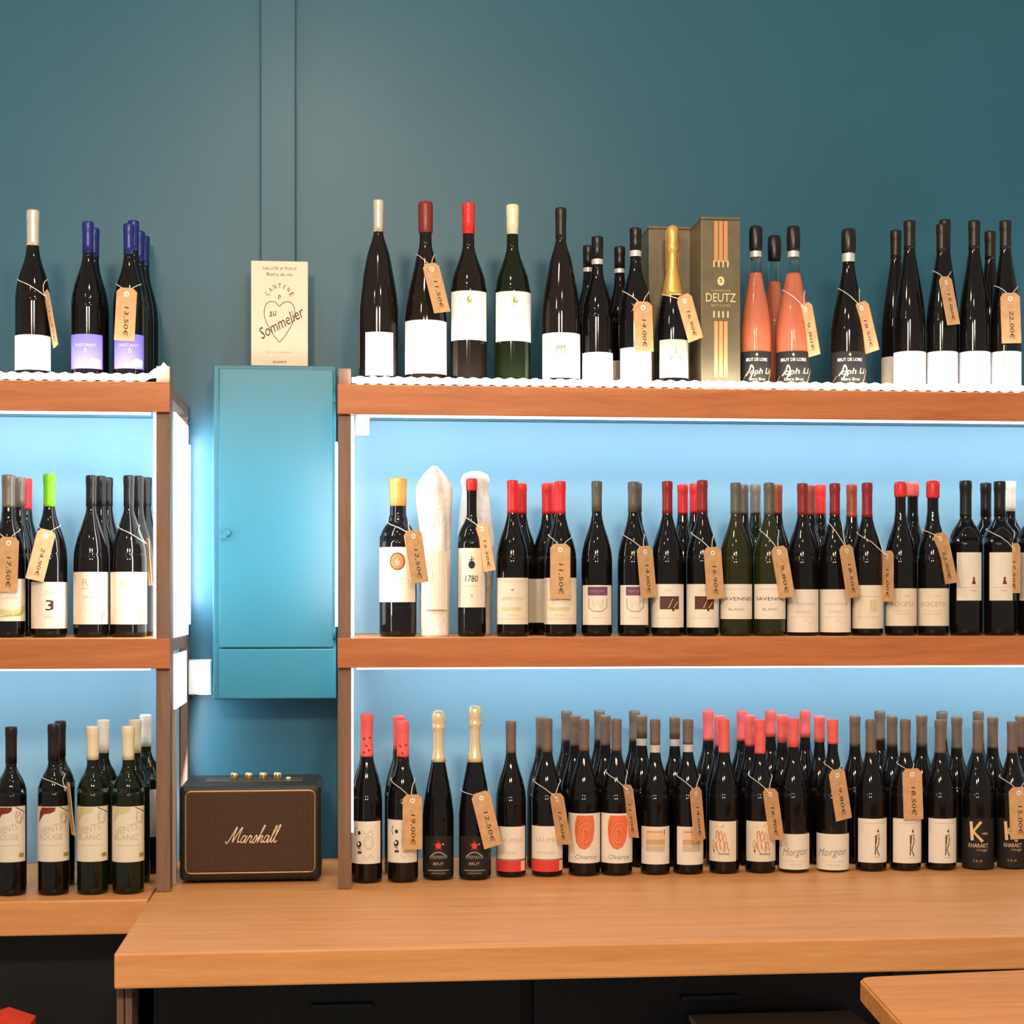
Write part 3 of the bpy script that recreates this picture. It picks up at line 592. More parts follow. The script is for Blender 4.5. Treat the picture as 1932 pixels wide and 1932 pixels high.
# ---------------------------------------------------------------- bottles
BASE = dict(T=ZT + .0002, M=ZM + .0002, C=Z0 + .0002)
ROW = dict(T=(3.098, 3.195, 3.285, 3.36), M=(3.17, 3.265, 3.36), C=(3.175, 3.27, 3.365))
def profile(kind, R, h, rn):
    if kind == 'bordeaux':
        k = [(R * .90, 0), (R * .985, .010 * h), (R, .03 * h), (R, .585 * h), (R * .985, .615 * h), (R * .90, .655 * h), (R * .72, .695 * h), (R * .54, .722 * h), (rn * 1.14, .752 * h), (rn, .785 * h), (rn * 1.01, .945 * h), (rn * 1.07, .952 * h), (rn * 1.06, .992 * h), (rn * .99, h)]
    elif kind == 'magnum':
        k = [(R * .90, 0), (R * .985, .010 * h), (R, .03 * h), (R * 1.0, .49 * h), (R * .96, .545 * h), (R * .84, .61 * h), (R * .64, .665 * h), (R * .47, .71 * h), (rn * 1.12, .755 * h), (rn, .80 * h), (rn * 1.01, .945 * h), (rn * 1.07, .952 * h), (rn * 1.06, .992 * h), (rn * .99, h)]
    elif kind == 'champagne':
        k = [(R * .90, 0), (R * .985, .012 * h), (R, .03 * h), (R, .34 * h), (R * .975, .40 * h), (R * .88, .48 * h), (R * .73, .56 * h), (R * .56, .64 * h), (R * .45, .70 * h), (rn * 1.10, .76 * h), (rn, .82 * h), (rn, .94 * h), (rn * 1.12, .955 * h), (rn * 1.05, .985 * h), (rn * .8, h)]
    elif kind == 'flute':
        k = [(R * .90, 0), (R * .985, .010 * h), (R, .03 * h), (R, .38 * h), (R * .98, .44 * h), (R * .88, .53 * h), (R * .71, .63 * h), (R * .54, .72 * h), (rn * 1.12, .81 * h), (rn, .86 * h), (rn * 1.01, .945 * h), (rn * 1.07, .952 * h), (rn * 1.06, .992 * h), (rn * .99, h)]
    else:
        k = [(R * .90, 0), (R * .985, .010 * h), (R, .03 * h), (R, .465 * h), (R * .985, .51 * h), (R * .92, .56 * h), (R * .77, .625 * h), (R * .57, .685 * h), (R * .44, .73 * h), (rn * 1.12, .775 * h), (rn, .82 * h), (rn * 1.01, .945 * h), (rn * 1.07, .952 * h), (rn * 1.06, .992 * h), (rn * .99, h)]
    return k
def dense(prof):
    b = prof[:3]; t = prof[-4:]
    mid = smooth_path(prof[2:-3], 3)
    return b[:2] + mid + t[1:]
def rad_at(prof, z):
    for (r0, z0), (r1, z1) in zip(prof, prof[1:]):
        if z0 <= z <= z1 and z1 > z0: return r0 + (r1 - r0) * (z - z0) / (z1 - z0)
    return prof[-1][0]
BOT = {}
def bottle(key, shelf, row, x, top, w, kind, cap, capbot, desc, glass='glass_black', label=None, design=None, paper='paper_warm', group=None, ring=None, cw=None, base=None, cat='wine bottle', name='wine_bottle', Yc=None, cork=None):
    Yb = Yc or ROW[shelf][row]; s = mpp(x, Yb)
    zb = base if base is not None else BASE[shelf]; c = at(x, top, Yb); h = c.z - zb; R = w / 2 * s; rn = (cw or 20.5) / 2 * s * .90
    o = empty(name, (c.x, Yb, zb), desc, cat, group)
    prof = dense(profile(kind, R, h, rn))
    if glass == 'clear':
        obj('glass', lathe_bm(prof, 32), 'clear_glass', o, True)
        wl = h * .725; pin = [(max(r - .0016, .002), z + (.002 if i == 0 else 0)) for i, (r, z) in enumerate(prof) if z < wl]
        obj('wine', lathe_bm(pin, 32), 'rose_wine', o, True)
    else:
        obj('glass', lathe_bm(prof, 28), glass, o, True)
    zc = Z(x, capbot, Yb) - zb                                       # capsule
    e = .0007
    if cork == 'foil':                                               # long crumpled champagne foil with a bulging cork
        q = h - zc; cp = [(rad_at(prof, zc + q * t) + e, zc + q * t) for t in (0, .08, .16, .24, .32, .40, .48, .56, .62)]
        cp += [(rn * 1.34, h - q * .335), (rn * 1.40, h - q * .30), (rn * 1.22, h - q * .265), (rn * 1.30, h - q * .20), (rn * 1.42, h - q * .11), (rn * 1.30, h - q * .03), (rn * .95, h + .001), (rn * .4, h + .003)]
        obj('foil', lathe_bm(cp, 24, jitter=lambda a, z: 1.02 + .02 * math.sin(6 * a + z * 300)), cap, o, True)
    elif cork == 'stopper':
        cp = [(rn * 1.10, zc), (rn * 1.22, zc + .004), (rn * 1.30, zc + (h - zc) * .5), (rn * 1.22, h - .004), (rn * 1.05, h), (rn * .6, h + .0015)]
        obj('stopper', lathe_bm(cp, 20, jitter=lambda a, z: 1 + .02 * math.sin(7 * a)), cap, o, True)
    elif cork == 'wax':
        cp = [(rn * 1.12, zc), (rn * 1.2, zc + .003), (rn * 1.24, h - .006), (rn * 1.1, h), (rn * .6, h + .0015)]
        obj('wax_seal', lathe_bm(cp, 20), cap, o, True)
    else:
        cp = [(rad_at(prof, zc) + e, zc)] + [(r + e, z) for r, z in prof if zc + .004 < z < h - .0008]
        cp += [(rn * 1.02 + e, h + .0003), (rn * .9, h + .0012)]
        co = obj('capsule', lathe_bm(cp, 24), cap, o, True)
    if ring:
        y0, y1, rc_ = ring; za, zb2 = Z(x, y1, Yb) - zb, Z(x, y0, Yb) - zb
        obj('neck_band', lathe_bm([(rad_at(prof, za) + .0012, za), (rad_at(prof, (za + zb2) / 2) + .0013, (za + zb2) / 2), (rad_at(prof, zb2) + .0012, zb2)], 24, close_top=False, close_bot=False), rc_, o, True)
    if label:
        x0, x1, y0, y1 = label; Yf = Yb - R; phi = math.atan2(c.x, Yb)
        ang = lambda p: math.asin(max(-.985, min(.985, (p - x) / (w / 2.0)))) - phi
        a0, a1 = ang(x0), ang(x1); za, zb2 = Z(x, y1, Yf) - zb, Z(x, y0, Yf) - zb; za = max(za, .0035)
        rl = R + .0006; n = 16; bm = bmesh.new(); lv = []
        for k in range(n + 1):
            t = a0 + (a1 - a0) * k / n; lv.append((bm.verts.new((rl * math.sin(t), -rl * math.cos(t), za)), bm.verts.new((rl * math.sin(t), -rl * math.cos(t), zb2))))
        for p, q in zip(lv, lv[1:]): bm.faces.new((p[0], q[0], q[1], p[1]))
        lo_ = obj('label', bm, paper, o, True)
        if design:
            am = (a0 + a1) / 2; ww = (a1 - a0) * rl; a = Art(); design(a, ww, zb2 - za)
            a.build('print', lambda xx, yy, l: ((rl + .00025 + l * .00004) * math.sin(am + xx / rl), -(rl + .00025 + l * .00004) * math.cos(am + xx / rl), za + yy), lo_, .005)
    BOT[key] = (o, prof, R, h, Yb, x)
    return o
# ---- top shelf, left
bottle('TL1', 'T', 0, 62, 398, 65, 'burgundy', 'cap_silver', 464, 'dark bottle with silver beige capsule and plain white label on top shelf', label=(27, 95, 631, 697), paper='paper_white', cw=24)
bottle('TL2', 'T', 0, 166, 420, 62, 'burgundy', 'cap_blue', 478, 'blue-capped bottle with violet blue label, no tag, on top shelf', label=(136, 192, 630, 695), design=d_blue, paper='paper_blue', cw=21)
bottle('TL2b', 'T', 1, 177, 432, 56, 'burgundy', 'cap_blue', 488, 'blue-capped bottle standing behind the untagged violet-label bottle')
bottle('TL3', 'T', 0, 243, 424, 58, 'burgundy', 'cap_blue', 480, 'blue-capped violet-label bottle with kraft tag at the end of the top shelf', label=(217, 270, 630, 695), design=d_blue, paper='paper_blue', cw=20)
G = 'blue-capped bottles in file behind the tagged one'
for k, (x, tp) in enumerate([(252, 418), (263, 438), (272, 447)]):
    bottle('TL3' + 'bcd'[k], 'T', k + 1, x, tp, 54, 'burgundy', 'cap_blue', tp + 56, ['blue-capped bottle directly behind the tagged violet-label bottle', 'blue-capped bottle third in file behind the tagged violet label', 'blue-capped bottle by the wall, last in file behind the tagged violet label'][k], group=G, Yc=(3.19, 3.275, 3.36)[k])
# ---- top shelf, right
bottle('R1', 'T', 0, 714, 379, 75, 'flute', 'cap_silver', 438, 'tall sloping bottle with narrow silver capsule and narrow white label', glass='glass_brown', label=(690, 741, 626, 708), paper='paper_white', cw=20)
bottle('R2', 'T', 0, 803, 382, 80, 'champagne', 'cap_wax', 440, 'big bottle with dark red wax top and wide blank white label', glass='glass_brown', label=(765, 842, 603, 704), paper='paper_white', cw=25, cork='wax')
bottle('R3', 'T', 0, 884, 385, 70, 'magnum', 'cap_red', 442, 'tall bottle with bright red capsule and white label with green crest', glass='glass_brown', label=(852, 917, 548, 641), paper='paper_white', design=d_green_crest, cw=24)
bottle('R4', 'T', 0, 967, 388, 69, 'magnum', 'cap_cream', 443, 'tall bottle with cream capsule and white label with green crest', glass='glass_green', label=(936, 1001, 549, 643), paper='paper_white', design=d_green_crest, cw=24)
bottle('R5', 'T', 0, 1058, 394, 73, 'flute', 'cap_darkbrown', 451, 'sloping bottle with dark brown capsule and white label with grey square', glass='glass_brown', label=(1024, 1094, 627, 712), paper='paper_white', design=d_square, cw=21)
bottle('R6', 'T', 0, 1127, 448, 58, 'burgundy', 'cap_black', 492, 'small black bottle with silver neck ring and white label, untagged', label=(1099, 1156, 664, 724), paper='paper_white', ring=(490, 500, 'cap_ring'), cw=22)
bottle('R6b', 'T', 1, 1110, 465, 52, 'burgundy', 'cap_black', 508, 'black bottle with neck ring behind the small untagged white-label bottle', ring=(506, 514, 'cap_ring'))
bottle('R7', 'T', 0, 1199, 432, 60, 'burgundy', 'cap_black', 476, 'black bottle with silver neck ring and white label, kraft tag hanging on it', label=(1171, 1229, 655, 718), paper='paper_white', ring=(474, 485, 'cap_ring'), cw=22)
bottle('R7b', 'T', 1, 1169, 467, 52, 'burgundy', 'cap_black', 510, 'black bottle with beige label behind the tagged neck-ring bottle', ring=(508, 516, 'cap_ring'), label=(1150, 1188, 680, 722), paper='paper_cream')
bottle('R8', 'T', 0, 1269, 428, 59, 'champagne', 'cap_gold', 560, 'champagne bottle with long gold foil and crest label before a gift box', cork='foil', cw=19, label=(1245, 1298, 640, 712), paper='paper_grey', design=d_shield, cat='champagne bottle', name='champagne_bottle')
bottle('R9', 'T', 0, 1426, 428, 57, 'champagne', 'cap_black', 474, 'orange rose sparkling bottle beside the olive gift box', glass='clear', label=(1399, 1454, 662, 728), paper='paper_black', design=d_joseph, cork='stopper', cw=22, ring=(475, 486, 'cap_ring'), cat='sparkling bottle', name='sparkling_bottle')
bottle('R10', 'T', 1, 1461, 446, 54, 'champagne', 'cap_black', 492, 'rose sparkling bottle standing behind the two front rose bottles', glass='clear', cork='stopper', cw=22, cat='sparkling bottle', name='sparkling_bottle')
bottle('R11', 'T', 0, 1497, 428, 65, 'champagne', 'cap_black', 474, 'orange rose sparkling bottle with a pale tag on its side', glass='clear', label=(1464, 1529, 662, 728), paper='paper_black', design=d_joseph, cork='stopper', cw=22, ring=(475, 486, 'cap_ring'), cat='sparkling bottle', name='sparkling_bottle')
bottle('R12', 'T', 0, 1601, 433, 66, 'champagne', 'cap_black', 478, 'black sparkling bottle with silver band and dark script label', label=(1570, 1634, 662, 728), paper='paper_black', design=d_joseph, cork='stopper', cw=24, ring=(479, 495, 'cap_ring'), cat='sparkling bottle', name='sparkling_bottle')
bottle('R13', 'T', 0, 1716, 418, 59, 'flute', 'cap_darkbrown', 470, 'dark slender bottle with blank white label, first of four side by side', label=(1687, 1745, 662, 727), paper='paper_white', cw=22)
bottle('R13b', 'T', 1, 1690, 436, 54, 'flute', 'cap_darkbrown', 488, 'dark slender bottle with cream label edge behind the four white labels', label=(1664, 1700, 672, 727), paper='paper_cream')
bottle('R14', 'T', 0, 1777, 424, 58, 'flute', 'cap_darkbrown', 474, 'dark slender bottle with blank white label and tilted kraft tag on its neck', label=(1748, 1806, 662, 727), paper='paper_white', cw=21)
bottle('R14b', 'T', 1, 1783, 416, 54, 'flute', 'cap_darkbrown', 468, 'dark slender bottle directly behind the bottle with the tilted tag')
bottle('R15', 'T', 0, 1838, 418, 58, 'flute', 'cap_darkbrown', 470, 'dark slender bottle with blank white label between the two tagged ones', label=(1810, 1867, 662, 727), paper='paper_white', cw=22)
bottle('R15b', 'T', 1, 1868, 438, 52, 'flute', 'cap_darkbrown', 490, 'dark slender bottle behind the gap before the last tagged bottle')
bottle('R16', 'T', 0, 1897, 418, 57, 'flute', 'cap_darkbrown', 470, 'dark slender bottle with blank white label and upright kraft tag', label=(1869, 1926, 662, 727), paper='paper_white', cw=22)
# ---- middle shelf, left
bottle('ML1', 'M', 0, 16, 897, 62, 'burgundy', 'cap_grey', 957, 'grey-capped bottle with green hillside label on the middle shelf', label=(-14, 46, 1092, 1172), design=d_hill, cw=25)
bottle('ML1b', 'M', 1, 37, 901, 56, 'burgundy', 'cap_grey', 957, 'grey-capped bottle behind the hillside-label bottle')
bottle('ML1c', 'M', 2, 50, 904, 54, 'burgundy', 'cap_red', 962, 'red-capped bottle at the back between hillside and green-capped bottles', cw=21)
bottle('ML2', 'M', 0, 93, 895, 66, 'burgundy', 'cap_green', 956, 'bottle with bright lime green capsule and cream label', label=(60, 126, 1098, 1186), design=d_three, cw=23)
bottle('ML3', 'M', 0, 172, 898, 65, 'burgundy', 'cap_black', 955, 'black-capped bottle with cream emblem label beside the lime-capped bottle', label=(139, 203, 1079, 1178), design=d_emblem, paper='paper_cream', cw=20)
bottle('ML4', 'M', 0, 243, 898, 67, 'burgundy', 'cap_black', 955, 'black-capped bottle with cream emblem label beside the bright post light', label=(208, 277, 1079, 1178), design=d_emblem, paper='paper_cream', cw=20)
for k, (x, r, tp) in enumerate([(190, 1, 899), (203, 2, 902)]): bottle('ML3' + 'bc'[k], 'M', r, x, tp, 56, 'burgundy', 'cap_black', 955, ['black-capped bottle directly behind the untagged emblem-label bottle', 'black-capped bottle by the back panel behind the untagged emblem label'][k], group='bottles behind the untagged emblem label')
for k, (x, r, tp) in enumerate([(261, 1, 899), (276, 2, 902)]): bottle('ML4' + 'bc'[k], 'M', r, x, tp, 56, 'burgundy', 'cap_black', 955, ['black-capped bottle directly behind the emblem-label bottle by the post', 'black-capped bottle by the back panel near the bright post light'][k], group='bottles behind the emblem label by the post')
# ---- middle shelf, right
bottle('M1', 'M', 0, 751, 903, 70, 'bordeaux', 'cap_orange', 955, 'broad bottle with wide gold capsule and cream label with round copper seal', label=(716, 783, 1032, 1136), design=d_seal, paper='paper_cream', cw=34)
bottle('M3', 'M', 0, 890, 904, 54, 'bordeaux', 'cap_red', 926, 'slim bottle with short red capsule and tall cream label before white tissue', label=(865, 915, 1034, 1146), design=d_1780, paper='paper_cream', cw=21)
bottle('M4', 'M', 0, 967, 907, 62, 'burgundy', 'cap_red', 968, 'red-capped bottle with cream lettered label and no tag of its own', label=(938, 996, 1090, 1178), design=d_lament, paper='paper_cream', cw=21)
bottle('M4b', 'M', 1, 984, 913, 58, 'burgundy', 'cap_red', 970, 'red-capped bottle with cream label behind the untagged lettered one', label=(956, 1012, 1092, 1175), paper='paper_cream')
bottle('M5', 'M', 0, 1057, 909, 62, 'burgundy', 'cap_red', 970, 'red-capped bottle with cream lettered label behind a big kraft tag', label=(1027, 1087, 1090, 1178), design=d_lament, paper='paper_cream', cw=21)
for k, (x, r, tp) in enumerate([(1032, 1, 913), (1046, 2, 912)]): bottle('M5' + 'bc'[k], 'M', r, x, tp, 56, 'burgundy', 'cap_red', 970, ['red-capped bottle directly behind the lettered bottle with big tag', 'red-capped bottle by the back panel behind the big tag'][k], group='red-capped bottles behind the big tag', label=(x - 24, x + 24, 1092, 1175), paper='paper_cream')
bottle('M6', 'M', 0, 1126, 909, 58, 'burgundy', 'cap_olive', 965, 'bottle with dark capsule and purple banner label, untagged', label=(1100, 1153, 1104, 1179), design=d_purple, cw=20)
bottle('M7', 'M', 0, 1195, 910, 60, 'burgundy', 'cap_olive', 966, 'bottle with dark capsule and purple banner label, kraft tag hanging on it', label=(1171, 1222, 1104, 1179), design=d_purple, cw=21)
bottle('M7b', 'M', 1, 1201, 912, 54, 'burgundy', 'cap_olive', 966, 'dark-capped bottle hidden behind the tagged purple banner bottle')
bottle('M8', 'M', 0, 1259, 909, 61, 'burgundy', 'cap_darkred', 970, 'dark-red-capped bottle with brown square label, untagged', label=(1230, 1290, 1102, 1184), design=d_brown, cw=20)
bottle('M8b', 'M', 1, 1288, 915, 55, 'burgundy', 'cap_red', 970, 'bright-red-capped bottle behind and between the two brown square labels')
bottle('M9', 'M', 0, 1325, 907, 61, 'burgundy', 'cap_darkred', 968, 'dark-red-capped bottle with brown square label and kraft tag', label=(1296, 1357, 1102, 1184), design=d_brown, cw=20)
bottle('M9b', 'M', 1, 1311, 913, 54, 'burgundy', 'cap_red', 968, 'bright-red-capped bottle peeking behind the tagged brown square bottle', Yc=3.30)
bottle('M10', 'M', 0, 1388, 912, 61, 'burgundy', 'cap_olive', 970, 'green glass bottle with grey capsule and short lettered label, untagged', glass='glass_olive', label=(1360, 1418, 1102, 1168), design=d_savenn, cw=20)
bottle('M10b', 'M', 1, 1402, 915, 55, 'burgundy', 'cap_grey', 970, 'grey-capped bottle just behind the untagged green glass bottle', glass='glass_green')
bottle('M11', 'M', 0, 1451, 912, 61, 'burgundy', 'cap_olive', 972, 'green glass bottle with grey capsule and short lettered label, narrow tag', glass='glass_olive', label=(1424, 1481, 1102, 1168), design=d_savenn, cw=20)
bottle('M11b', 'M', 2, 1425, 915, 55, 'burgundy', 'cap_grey', 970, 'grey-capped bottle at the back between the two green glass bottles', glass='glass_green')
bottle('M11c', 'M', 1, 1466, 915, 54, 'burgundy', 'cap_brick', 970, 'brick-red-capped bottle behind the green glass bottle with narrow tag')
bottle('M12', 'M', 0, 1514, 913, 60, 'burgundy', 'cap_darkred', 972, 'maroon-capped bottle with faint tall cream label, untagged', label=(1486, 1543, 1112, 1193), design=d_faint, cw=20)
bottle('M12b', 'M', 1, 1528, 917, 52, 'burgundy', 'cap_brick', 972, 'brick-capped bottle just behind the untagged maroon-capped bottle')
bottle('M12c', 'M', 2, 1548, 916, 52, 'burgundy', 'cap_red', 972, 'bright-red-capped bottle at the back between the two faint cream labels')
bottle('M13', 'M', 0, 1575, 913, 60, 'burgundy', 'cap_darkred', 972, 'maroon-capped bottle with faint tall cream label and broad kraft tag', label=(1547, 1604, 1112, 1193), design=d_faint, cw=20)
bottle('M14', 'M', 0, 1636, 912, 59, 'burgundy', 'cap_darkred', 976, 'maroon-capped bottle with cream label showing a small window drawing', label=(1609, 1667, 1104, 1186), design=d_window, paper='paper_cream', cw=20)
bottle('M14b', 'M', 1, 1607, 915, 54, 'burgundy', 'cap_brick', 976, 'brick-capped bottle behind, between faint label and window label bottles')
bottle('M15', 'M', 0, 1699, 910, 59, 'burgundy', 'cap_red', 938, 'red-wax-topped bottle with tan lettered label, untagged', label=(1672, 1728, 1110, 1181), design=d_roceta, paper='paper_cream', cw=22, cork='wax')
bottle('M16', 'M', 1, 1722, 911, 54, 'burgundy', 'cap_coral', 937, 'pink-wax-topped bottle behind and between the two red-wax-topped bottles', cw=22, cork='wax')
bottle('M17', 'M', 0, 1760, 908, 59, 'burgundy', 'cap_red', 940, 'red-wax-topped bottle with tan lettered label and tilted tag', label=(1731, 1789, 1110, 1181), design=d_roceta, paper='paper_cream', cw=23, cork='wax')
bottle('M18', 'M', 0, 1822, 908, 61, 'bordeaux', 'cap_black', 975, 'black bottle with narrow upright cream label beside the red-wax bottles', label=(1806, 1850, 1042, 1133), design=d_figure_red, cw=23)
bottle('M19', 'M', 0, 1886, 909, 62, 'bordeaux', 'cap_black', 975, 'black bottle with narrow upright cream label before white-capped bottle', label=(1868, 1909, 1042, 1133), design=d_figure_red, cw=22)
bottle('M19b', 'M', 1, 1860, 912, 55, 'bordeaux', 'cap_black', 975, 'black-capped bottle behind, between the two narrow-label black bottles', cw=21)
bottle('M20', 'M', 1, 1906, 909, 52, 'bordeaux', 'cap_white', 965, 'bottle with white capsule behind the narrow-label black bottle', cw=21, Yc=3.30)
bottle('M21', 'M', 0, 1950, 909, 60, 'bordeaux', 'cap_cream', 965, 'bottle with cream capsule half out at the end of the middle shelf', label=(1925, 1972, 1042, 1133), design=d_figure_red, cw=23)
# ---- counter, left
bottle('BL1', 'C', 0, 21, 1372, 57, 'bordeaux', 'cap_darkbrown', 1440, 'dark-capped red wine bottle with brown patch label, untagged, on narrow worktop', label=(-6, 46, 1522, 1627), design=d_vent, paper='paper_cream', Yc=3.06, cw=22)
bottle('BL2', 'C', 0, 101, 1367, 58, 'bordeaux', 'cap_darkbrown', 1435, 'dark-capped red wine bottle with brown patch label and edge-on tag', label=(72, 129, 1522, 1626), design=d_vent, paper='paper_cream', Yc=3.06, cw=22)
bottle('BL2b', 'C', 1, 114, 1361, 54, 'bordeaux', 'cap_darkbrown', 1428, 'dark-capped bottle behind the red wine bottle with edge-on tag', Yc=3.16)
bottle('BL3', 'C', 0, 175, 1371, 58, 'bordeaux', 'cap_cream', 1433, 'cream-capped green white-wine bottle beside the dark-capped red', glass='glass_green', label=(146, 202, 1522, 1626), design=d_ventb, paper='paper_cream', Yc=3.06, cw=24)
bottle('BL3b', 'C', 1, 195, 1359, 55, 'bordeaux', 'cap_white', 1420, 'white-capped bottle behind the cream-capped bottle next to the reds', glass='glass_green', Yc=3.17, cw=23)
bottle('BL4', 'C', 0, 242, 1371, 59, 'bordeaux', 'cap_cream', 1433, 'cream-capped green white-wine bottle nearest the wooden post', glass='glass_green', label=(212, 271, 1522, 1627), design=d_ventb, paper='paper_cream', Yc=3.06, cw=24)
bottle('BL4b', 'C', 1, 255, 1359, 55, 'bordeaux', 'cap_cream', 1420, 'cream-capped bottle just behind the one nearest the post', glass='glass_green', Yc=3.17, cw=23)
bottle('BL4c', 'C', 2, 275, 1349, 55, 'bordeaux', 'cap_white', 1408, 'tall white-capped bottle at the very back by the post', glass='glass_green', Yc=3.28, cw=22, label=(262, 300, 1490, 1580), paper='paper_cream')
# ---- counter, right
bottle('B1', 'C', 0, 692, 1347, 58, 'burgundy', 'cap_coral', 1427, 'coral-capped bottle with scribble drawing label by the post, untagged', label=(663, 717, 1550, 1630), design=d_graffiti, cw=24, Yc=3.135)
bottle('B2', 'C', 0, 760, 1361, 58, 'burgundy', 'cap_coral', 1427, 'coral-capped bottle with scribble drawing label and kraft tag', label=(732, 786, 1547, 1628), design=d_graffiti, cw=24, Yc=3.135)
bottle('B2b', 'C', 1, 753, 1352, 55, 'burgundy', 'cap_coral', 1413, 'coral-capped bottle standing behind the tagged scribble-label bottle', cw=23, Yc=3.235)
cap_spots('B1'); cap_spots('B2')
bottle('B3', 'C', 0, 827, 1343, 59, 'champagne', 'cap_palegold', 1437, 'gold-foiled black sparkling bottle with red star, untagged', label=(801, 853, 1578, 1652), paper='paper_black', design=d_star, cork='foil', cw=20, cat='sparkling bottle', name='sparkling_bottle', Yc=3.155)
bottle('B4', 'C', 0, 896, 1334, 61, 'champagne', 'cap_palegold', 1437, 'gold-foiled black sparkling bottle with red star and large tilted tag', label=(869, 922, 1578, 1652), paper='paper_black', design=d_star, cork='foil', cw=20, cat='sparkling bottle', name='sparkling_bottle', Yc=3.15)
bottle('B5', 'C', 0, 964, 1361, 57, 'burgundy', 'cap_taupe', 1420, 'taupe-capped bottle with red-banded label, untagged, beside sparkling bottle', label=(938, 990, 1560, 1645), design=d_redband, cw=20)
bottle('B6', 'C', 0, 1032, 1356, 59, 'burgundy', 'cap_taupe', 1418, 'taupe-capped bottle with red-banded label and narrow kraft tag', label=(1004, 1061, 1559, 1645), design=d_redband, cw=21)
bottle('B6b', 'C', 1, 1021, 1353, 54, 'burgundy', 'cap_taupe', 1413, 'taupe-capped bottle hidden behind the tagged red-banded bottle')
bottle('B7', 'C', 0, 1102, 1357, 60, 'burgundy', 'cap_taupe', 1416, 'taupe-capped bottle with big orange rose label, untagged', label=(1073, 1132, 1535, 1629), design=d_rose, cw=20)
bottle('B8', 'C', 0, 1163, 1357, 60, 'burgundy', 'cap_taupe', 1416, 'taupe-capped bottle with big orange rose label and edge-on tag', label=(1135, 1193, 1535, 1629), design=d_rose, cw=20)
G = 'taupe-capped bottles behind the rose labels'
for k, (x, r, tp, cb) in enumerate([(1085, 1, 1350, 1407), (1142, 1, 1350, 1406), (1069, 2, 1342, 1398), (1131, 2, 1341, 1398)]): bottle('B7' + 'bcde'[k], 'C', r, x, tp, 53, 'burgundy', 'cap_taupe', cb, ['taupe-capped bottle directly behind the untagged orange rose label', 'taupe-capped bottle directly behind the tagged orange rose label', 'taupe-capped bottle by the back panel behind the untagged orange rose', 'taupe-capped bottle by the back panel behind the tagged orange rose'][k], group=G)
bottle('B9', 'C', 0, 1236, 1358, 56, 'burgundy', 'cap_taupe', 1405, 'taupe-capped bottle with silver neck band and small tan picture, untagged', label=(1211, 1262, 1560, 1631), design=d_tan, ring=(1405, 1419, 'cap_ring'), cw=20)
bottle('B10', 'C', 0, 1298, 1358, 57, 'burgundy', 'cap_taupe', 1403, 'taupe-capped bottle with silver neck band and tan picture, kraft tag', label=(1278, 1327, 1560, 1632), design=d_tan, ring=(1404, 1418, 'cap_ring'), cw=20)
G = 'banded taupe-capped bottles behind the tan pictures'
for k, (x, r, tp, cb) in enumerate([(1211, 1, 1350, 1393), (1273, 1, 1353, 1394), (1197, 2, 1342, 1398)]): bottle('B9' + 'bcd'[k], 'C', r, x, tp, 53, 'burgundy', 'cap_taupe', cb, ['silver-banded bottle directly behind the untagged tan picture label', 'silver-banded bottle directly behind the tagged tan picture label', 'unbanded taupe-capped bottle by the back panel behind the tan picture'][k], group=G, ring=(cb, cb + 13, 'cap_ring') if r == 1 else None)
bottle('B11', 'C', 0, 1366, 1357, 57, 'burgundy', 'cap_coral', 1419, 'red-capped bottle with flame drawing label, untagged', label=(1339, 1388, 1550, 1626), design=d_flame, paper='paper_cream', cw=21)
bottle('B12', 'C', 0, 1434, 1358, 57, 'burgundy', 'cap_coral', 1421, 'red-capped bottle with flame drawing label and narrow tag', label=(1409, 1463, 1550, 1626), design=d_flame, paper='paper_cream', cw=21)
bottle('B13', 'C', 0, 1497, 1356, 59, 'burgundy', 'cap_coral', 1409, 'red-capped bottle with script Morgon label, untagged', label=(1471, 1530, 1574, 1641), design=d_morgon, cw=22)
bottle('B14', 'C', 0, 1571, 1358, 60, 'burgundy', 'cap_coral', 1403, 'red-capped bottle with script Morgon label and broad kraft tag', label=(1541, 1602, 1574, 1642), design=d_morgon, cw=21)
G = 'red-capped bottles in the back rows'
for k, (x, r, tp, cb) in enumerate([(1358, 1, 1351, 1408), (1415, 1, 1350, 1407), (1476, 1, 1350, 1401), (1546, 1, 1352, 1400), (1336, 2, 1341, 1397), (1400, 2, 1341, 1397), (1454, 2, 1341, 1390), (1519, 2, 1341, 1391)]):
    bottle('B11' + 'bcdefghi'[k], 'C', r, x, tp, 52, 'burgundy', 'cap_coral', cb, 'red-capped bottle ' + ('directly behind the ' if r == 1 else 'by the back panel behind the ') + ['untagged flame label', 'tagged flame label', 'untagged Morgon label', 'tagged Morgon label'][k % 4], group=G)
bottle('B15', 'C', 0, 1643, 1358, 58, 'burgundy', 'cap_taupe', 1420, 'taupe-capped bottle with walking figure label beside a Morgon bottle', label=(1620, 1673, 1545, 1628), design=d_figure, cw=20)
bottle('B16', 'C', 0, 1708, 1358, 58, 'burgundy', 'cap_taupe', 1420, 'taupe-capped bottle with walking figure label under a broad kraft tag', label=(1686, 1738, 1545, 1629), design=d_figure, cw=20)
bottle('B17', 'C', 0, 1774, 1359, 58, 'burgundy', 'cap_taupe', 1420, 'taupe-capped bottle with walking figure label beside the black K bottle', label=(1753, 1803, 1545, 1629), design=d_figure, cw=21)
bottle('B18', 'C', 0, 1845, 1361, 60, 'burgundy', 'cap_taupe', 1420, 'black bottle with gold K lettering, untagged', label=(1817, 1873, 1545, 1645), paper='paper_black', design=d_k, cw=20)
